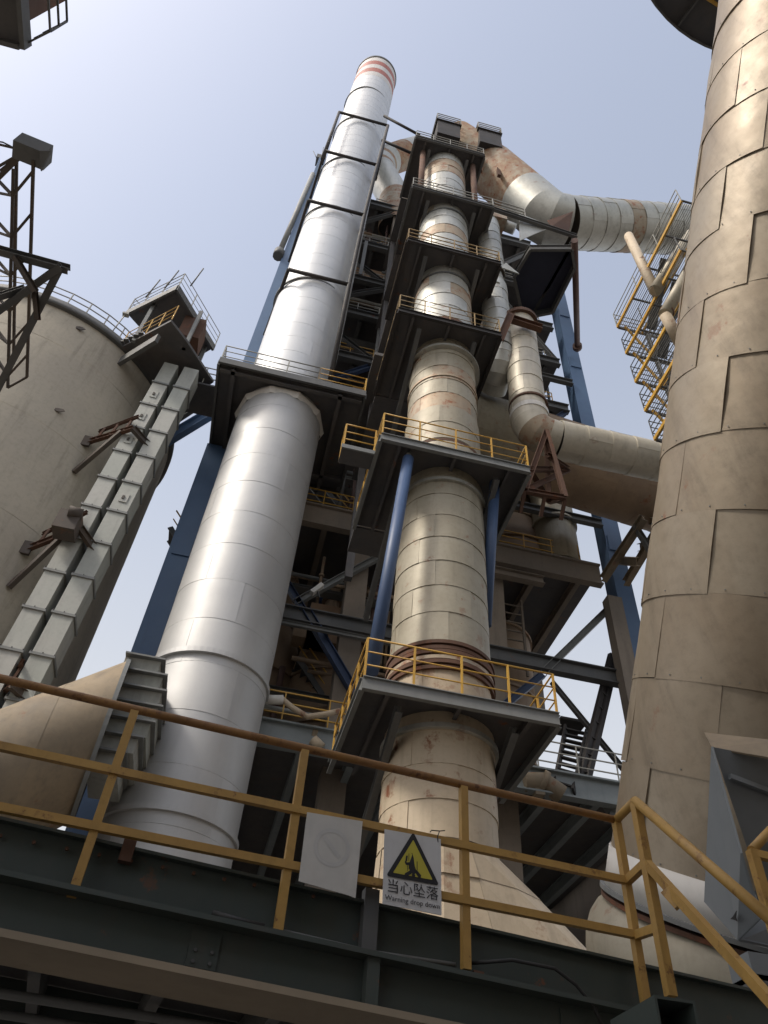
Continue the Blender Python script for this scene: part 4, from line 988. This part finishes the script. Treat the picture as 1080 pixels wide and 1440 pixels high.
obj('bottom_flange', wbar(B(), SL, S1 + .2, -.15, .40, Z3 - .02, Z3 + .02), 'dust_bounce_beam', t)
obj('deck_plate', wbar(B(), SL, S1 + 3.0, .31, 2.2, ZB - .02, ZB + .0), 'plate', t)
obj('inner_girder', wbar(B(), SL, S1 + 3.0, 2.0, 2.03, Z3 - .1, ZB - .03), 'green_dark', t)
s_ = Fp(523, 1300)[0]
obj('stiffener', wbar(B(), s_ - .04, s_ + .04, -.10, -.01, Z3 + .03, ZB - .03), 'green_dark', t)
obj('stiffener', wbar(B(), s_ - .05, s_ + .05, .03, .115, ZB + .01, Z1 + .07), 'dark_steel', t)
s_ = Fp(181, 1190)[0]
obj('lug', wbar(B(), s_ - .04, s_ + .04, .05, .11, Z1 - .10, Z1 + .05), 'rusty', t)
for s_ in [SL + .3 + .78*k for k in range(12)]:
    obj('joist', wbar(B(), s_, s_ + .08, .42, 2.0, Z3 + .05, ZB - .04), 'dark_steel', t)
for tt in (.95, 1.5):
    obj('conduit', B().tube([W(SL, tt, Z3 + .0), W(S1, tt, Z3 + .0)], .03, 8), 'grey_steel', t)
mbt = B()
for k in range(34):
    q_ = W(SL + .2*k, .10, Z1 - .055); mbt.tube([q_, q_ - N_*.018], .012, 6)
obj('bolt_row', mbt, 'rusty', t)
for s_ in (SP[0] - .55, (SP[0] + SP[1])/2 + .2, SP[2] + .75):
    obj('splice_plate', wbar(B(), s_ - .09, s_ + .09, -.012, -.002, Z3 + .06, ZB - .06), 'green_dark', t)
    mb = B()
    for a_ in (-.05, .05):
        for z_ in (.09, .15): 
            q_ = W(s_ + a_, -.012, Z3 + z_ - .03*(s_ - 2)); mb.tube([q_, q_ - N_*.012], .011, 6)
    obj('bolt_group', mb, 'dark_steel', t)
for s_ in SP[:3]:
    obj('post_foot', wbar(B(), s_ - .07, s_ + .07, -.07, .09, ZB, ZB + .02), 'green_dark', t)

t = thing('front_handrail', 'rusty yellow handrail crossing the lower photo with the signs hung on it', 'handrail', W(0, 0, ZB), 'yellow handrails of the front walkway')
for s_ in SP[:3] + [SP[0] - (SP[1] - SP[0])]:
    obj('post', B().bar(W(s_, 0, ZB), W(s_, 0, ZTOP - .02), .056, .056, up=tuple(N_)), 'yellow', t)
sr = SP[3]
obj('post', B().bar(W(sr, 0, ZB - .1), W(sr, 0, ZTOP - .02), .056, .056, up=tuple(N_)), 'yellow', t)
obj('top_rail', B().tube([W(SL, 0, ZTOP), W(sr, 0, ZTOP)], .030, 14), 'rail_rust', t)
obj('mid_rail', B().bar(W(SL, -.02, ZMID), W(sr, -.02, ZMID), .045, .052), 'yellow', t)
obj('low_rail', B().bar(W(SL, -.02, ZLOW), W(sr, -.02, ZLOW), .045, .052), 'yellow', t)
# sloping stair handrail: returns towards the viewer then descends to the right
t = thing('stair_handrail', 'yellow handrail turning the corner and sloping down to the right', 'handrail', W(sr, -.4, ZB), 'yellow handrails of the front walkway')
q = P(893, 1126, z=ZTOP)
c2t = W(sr, 0, ZTOP); 
obj('post', B().bar(V(q.x, q.y, ZTOP - .02), V(q.x, q.y, P(946, 1402, y=q.y).z), .062, .062, up=tuple(N_)), 'yellow', t)
obj('return_rail', B().tube([c2t, q], .034, 12), 'yellow', t)
qm = V(q.x, q.y, P(912, 1214, y=q.y).z)
obj('return_rail', B().bar(W(sr, 0, ZMID), qm, .05, .055), 'yellow', t)
ql = V(q.x, q.y, P(928, 1305, y=q.y).z)
obj('return_rail', B().bar(W(sr, 0, ZLOW), ql, .05, .055), 'yellow', t)
def slope(p, px, py, yy): return [p, P(px, py, y=yy)]
obj('sloping_rail', B().tube(slope(q, 1100, 1307, q.y - 1.1), .036, 12), 'yellow', t)
obj('sloping_rail', B().bar(qm, P(1100, 1425, y=q.y - 1.1), .05, .06), 'yellow', t)
obj('clamp_plate', B().bar(P(938, 1250, y=q.y - .25), P(958, 1272, y=q.y - .3), .05, .10), 'yellow', t)
t = thing('side_handrail', 'short yellow rail post at the right frame edge before the hopper', 'handrail', P(1057, 1196, y=4.6), 'yellow handrails of the front walkway')
a = P(1057, 1196, y=4.6)
obj('post', B().bar(a, V(a.x, a.y, a.z - .95), .06, .06), 'yellow', t)
obj('top_rail', B().tube([a, P(1100, 1150, y=4.9)], .032, 12), 'yellow', t)
obj('mid_rail', B().bar(V(a.x, a.y, a.z - .02), P(1100, 1210, y=4.55), .05, .05), 'yellow', t)
obj('mid_rail', B().bar(V(a.x, a.y, P(1068, 1290, y=4.6).z), P(1110, 1275, y=4.5), .05, .05), 'yellow', t)

# beam ends and clutter
t = thing('beam_end', 'open end of a dark square steel beam below the corner post', 'beam', P(946, 1420, y=4.4))
c = P(955, 1438, y=4.3)
mb = B()
for dx0, dx1, dz0, dz1 in ((-.12, .12, .10, .115), (-.12, .12, -.115, -.10), (-.12, -.105, -.10, .10), (.105, .12, -.10, .10)):
    mb.box(c.x + dx0, c.x + dx1, 4.3, 4.85, c.z + dz0, c.z + dz1)
obj('tube_wall', mb, 'green_dark', t); obj('hollow_shade', B().box(c.x - .104, c.x + .104, 4.6, 4.62, c.z - .099, c.z + .099), 'core', t)  # dark inner plate stands in for the shade inside the hollow tube
t = thing('loose_cable', 'black cable sagging over the dark girder at lower right', 'cable', W(2.6, -.05, ZB))
obj('cable_run', B().tube([W(Fp(660, 1352)[0], .05, Fp(660, 1352)[1])] + [W(Fp(a, b, -.1)[0], -.1, Fp(a, b, -.1)[1]) for a, b in ((720, 1350), (780, 1362), (810, 1385), (835, 1415), (850, 1450))], .012, 8), 'cable', t)
t = thing('grey_conduit', 'thin conduit lying along the girder top between the posts', 'conduit', W(1, .05, ZB))
obj('pipe_run', B().tube([W(SP[1] + .05, .06, ZB + .05), W((SP[1] + SP[2])/2, .08, ZB + .03), W(SP[2] - .05, .06, ZB + .04)], .014, 8), 'grey_steel', t)
obj('junction', wbar(B(), SP[2] + .05, SP[2] + .12, -.02, .05, ZB, ZB + .05), 'rusty', t)
t = thing('welding_lead', 'short dark bundle lying on the girder left of the second post', 'cable', W(SP[1] - .3, .05, ZB))
obj('cable_run', B().tube([W(SP[1] - .42, .0, ZB + .06), W(SP[1] - .28, -.05, ZB + .03), W(SP[1] - .1, -.05, ZB + .02)], .02, 8), 'cable', t)

# ------------------------------------------------------------------ signs
def sign_thing(name, label, corners, tt, m):
    pts = [W(*((lambda q: (q[0], tt, q[1]))(Fp(a, b, tt)))) for a, b in corners]
    t = thing(name, label, 'sign', pts[3])
    obj('plate', B().poly(pts, .006, tuple(N_)), m, t)
    return t, pts
cs = [(432, 1142), (510, 1155), (500, 1263), (490, 1259), (420, 1239)]
t, pts = sign_thing('blank_sign', 'bleached blank sign with a faint ghost circle hung left of the triangle sign', cs, -.07, 'sign_blank')
mid = (pts[0] + pts[1] + pts[2] + pts[4])/4 + V(0, 0, .03)
def onplate(dx, dz, o_, tt=-.0015): return o_ + E_*dx - V(0, 0, 0) + V(0, 0, dz) + N_*tt
mb = B(); n = 40; vs = []
for k in range(n):
    a = 2*PI*k/n
    vs += [onplate(.100*math.cos(a), .100*math.sin(a), mid), onplate(.128*math.cos(a), .128*math.sin(a), mid)]
mb.add(vs, [(2*k, 2*((k+1) % n), 2*((k+1) % n)+1, 2*k+1) for k in range(n)])
mb.add([onplate(-.07, .05, mid), onplate(-.05, .07, mid), onplate(.07, -.05, mid), onplate(.05, -.07, mid)], [(0, 1, 2, 3)])
obj('ghost_print', mb, 'sign_faint', t)

cs = [(541, 1166), (620, 1180), (621, 1287), (538, 1271)]
t, pts = sign_thing('warning_sign', 'white warning sign with black and yellow falling-person triangle and Chinese text', cs, -.07, 'sign')
s0 = (pts[3] + pts[0])/2; tw = ((pts[1] - pts[0]).length + (pts[2] - pts[3]).length)/2; th = ((pts[0] - pts[3]).length + (pts[1] - pts[2]).length)/2
ex = ((pts[1] - pts[0]) + (pts[2] - pts[3])).normalized(); ez = ((pts[0] - pts[3]) + (pts[1] - pts[2])).normalized()
o0 = sum(pts, V(0, 0, 0))/4
def sg(u, v, k=1): return o0 + ex*((u - .5)*tw) + ez*((v - .5)*th) - N_*(.004 + .0015*k)   # u,v in 0..1, v up
def flat(name, uv, m, k=1, par=None):
    mb = B(); vs = [sg(u, v, k) for u, v in uv]
    return obj(name, mb.add(vs, [tuple(range(len(vs)))]), m, par or t)
def rtri(c, r, rr, n=6):
    out_ = []
    for i in range(3):
        a = PI/2 + 2*PI*i/3; cx, cz = c[0] + (r - 2*rr)*math.cos(a)/tw, c[1] + (r - 2*rr)*math.sin(a)/th
        for k in range(n + 1):
            b = a - PI/3 + 2*PI/3*k/n; out_.append((cx + rr*math.cos(b)/tw, cz + rr*math.sin(b)/th))
    return out_
cc = (.5, .585); Rr = tw*.53
flat('triangle_border', rtri(cc, Rr, .012), 'ink', 1)
flat('triangle_field', rtri(cc, Rr - tw*.135, .004), 'sign_yellow', 2)
def uv(px_, py_): return ((px_ - 215)/(895 - 215), 1 - (py_ - 300)/(1190 - 300))
def pp_(lst): return [uv(a, b - .115*(a - 540)) for a, b in lst]
pict = empty('falling_person_print', t)
for poly in ([(500, 690), (545, 560), (530, 545), (545, 548), (560, 600), (575, 700), (600, 770), (560, 800), (520, 770)],
             [(460, 640), (480, 660), (515, 655), (520, 690), (470, 690), (455, 660)], [(470, 580), (490, 578), (482, 650), (462, 650)],
             [(520, 750), (540, 790), (480, 825), (455, 810), (460, 790)], [(570, 745), (600, 745), (650, 800), (645, 850), (620, 830), (590, 790)]):
    flat('figure_shape', pp_(poly), 'ink', 3, pict)
hc_ = uv(560, 805); flat('figure_shape', [(hc_[0] + .03*math.cos(2*PI*k/14), hc_[1] + .03*tw/th*math.sin(2*PI*k/14)) for k in range(14)], 'ink', 3, pict)
for a, b, c_, d in ((500, 550, 506, 640), (485, 690, 491, 760), (503, 690, 509, 740), (598, 640, 606, 760)):
    flat('speed_line', pp_([(a, b), (c_, b), (c_, d), (a, d)]), 'ink', 3, pict)
def text(name, s, size, u, v, wmax):
    cu = bpy.data.curves.new(name, 'FONT'); cu.body = s; cu.size = size; cu.align_x = 'CENTER'; cu.align_y = 'CENTER'
    tmp = bpy.data.objects.new(name, cu); COL.objects.link(tmp); bpy.context.view_layer.update()
    wd = max(.001, tmp.dimensions.x); k = wmax/wd
    me = bpy.data.meshes.new_from_object(tmp.evaluated_get(bpy.context.evaluated_depsgraph_get()))
    bpy.data.objects.remove(tmp)
    rot = Matrix((ex, ez, -N_)).transposed().to_4x4()
    me.transform(Matrix.Translation(sg(u, v, 1)) @ rot @ Matrix.Diagonal((k, max(k, .9), 1, 1)))
    me.materials.clear(); me.materials.append(M['ink'])
    for p_ in me.polygons: p_.material_index = 0
    return put(name, me, t)
text('chinese_lettering', '当心坠落', .072, .5, .235, tw*.86)
text('english_lettering', 'Warning drop down', .046, .5, .09, tw*.92)
t = thing('wire_tie', 'twisted wire tying the warning sign to the middle rail', 'wire', W(Fp(612, 1172)[0], -.05, ZMID))
c = W(Fp(612, 1170)[0], -.06, ZMID)
obj('wire_loop', B().tube([c + V(0, 0, -.06), c + V(-.01, -.02, .0), c + V(.01, .0, .05), c + V(.05, 0, .06)], .004, 5), 'cable', t)
obj('wire_loop', B().tube([c + V(.01, 0, .05), c + V(-.05, 0, .045), c + V(-.06, 0, .03)], .004, 5), 'cable', t)
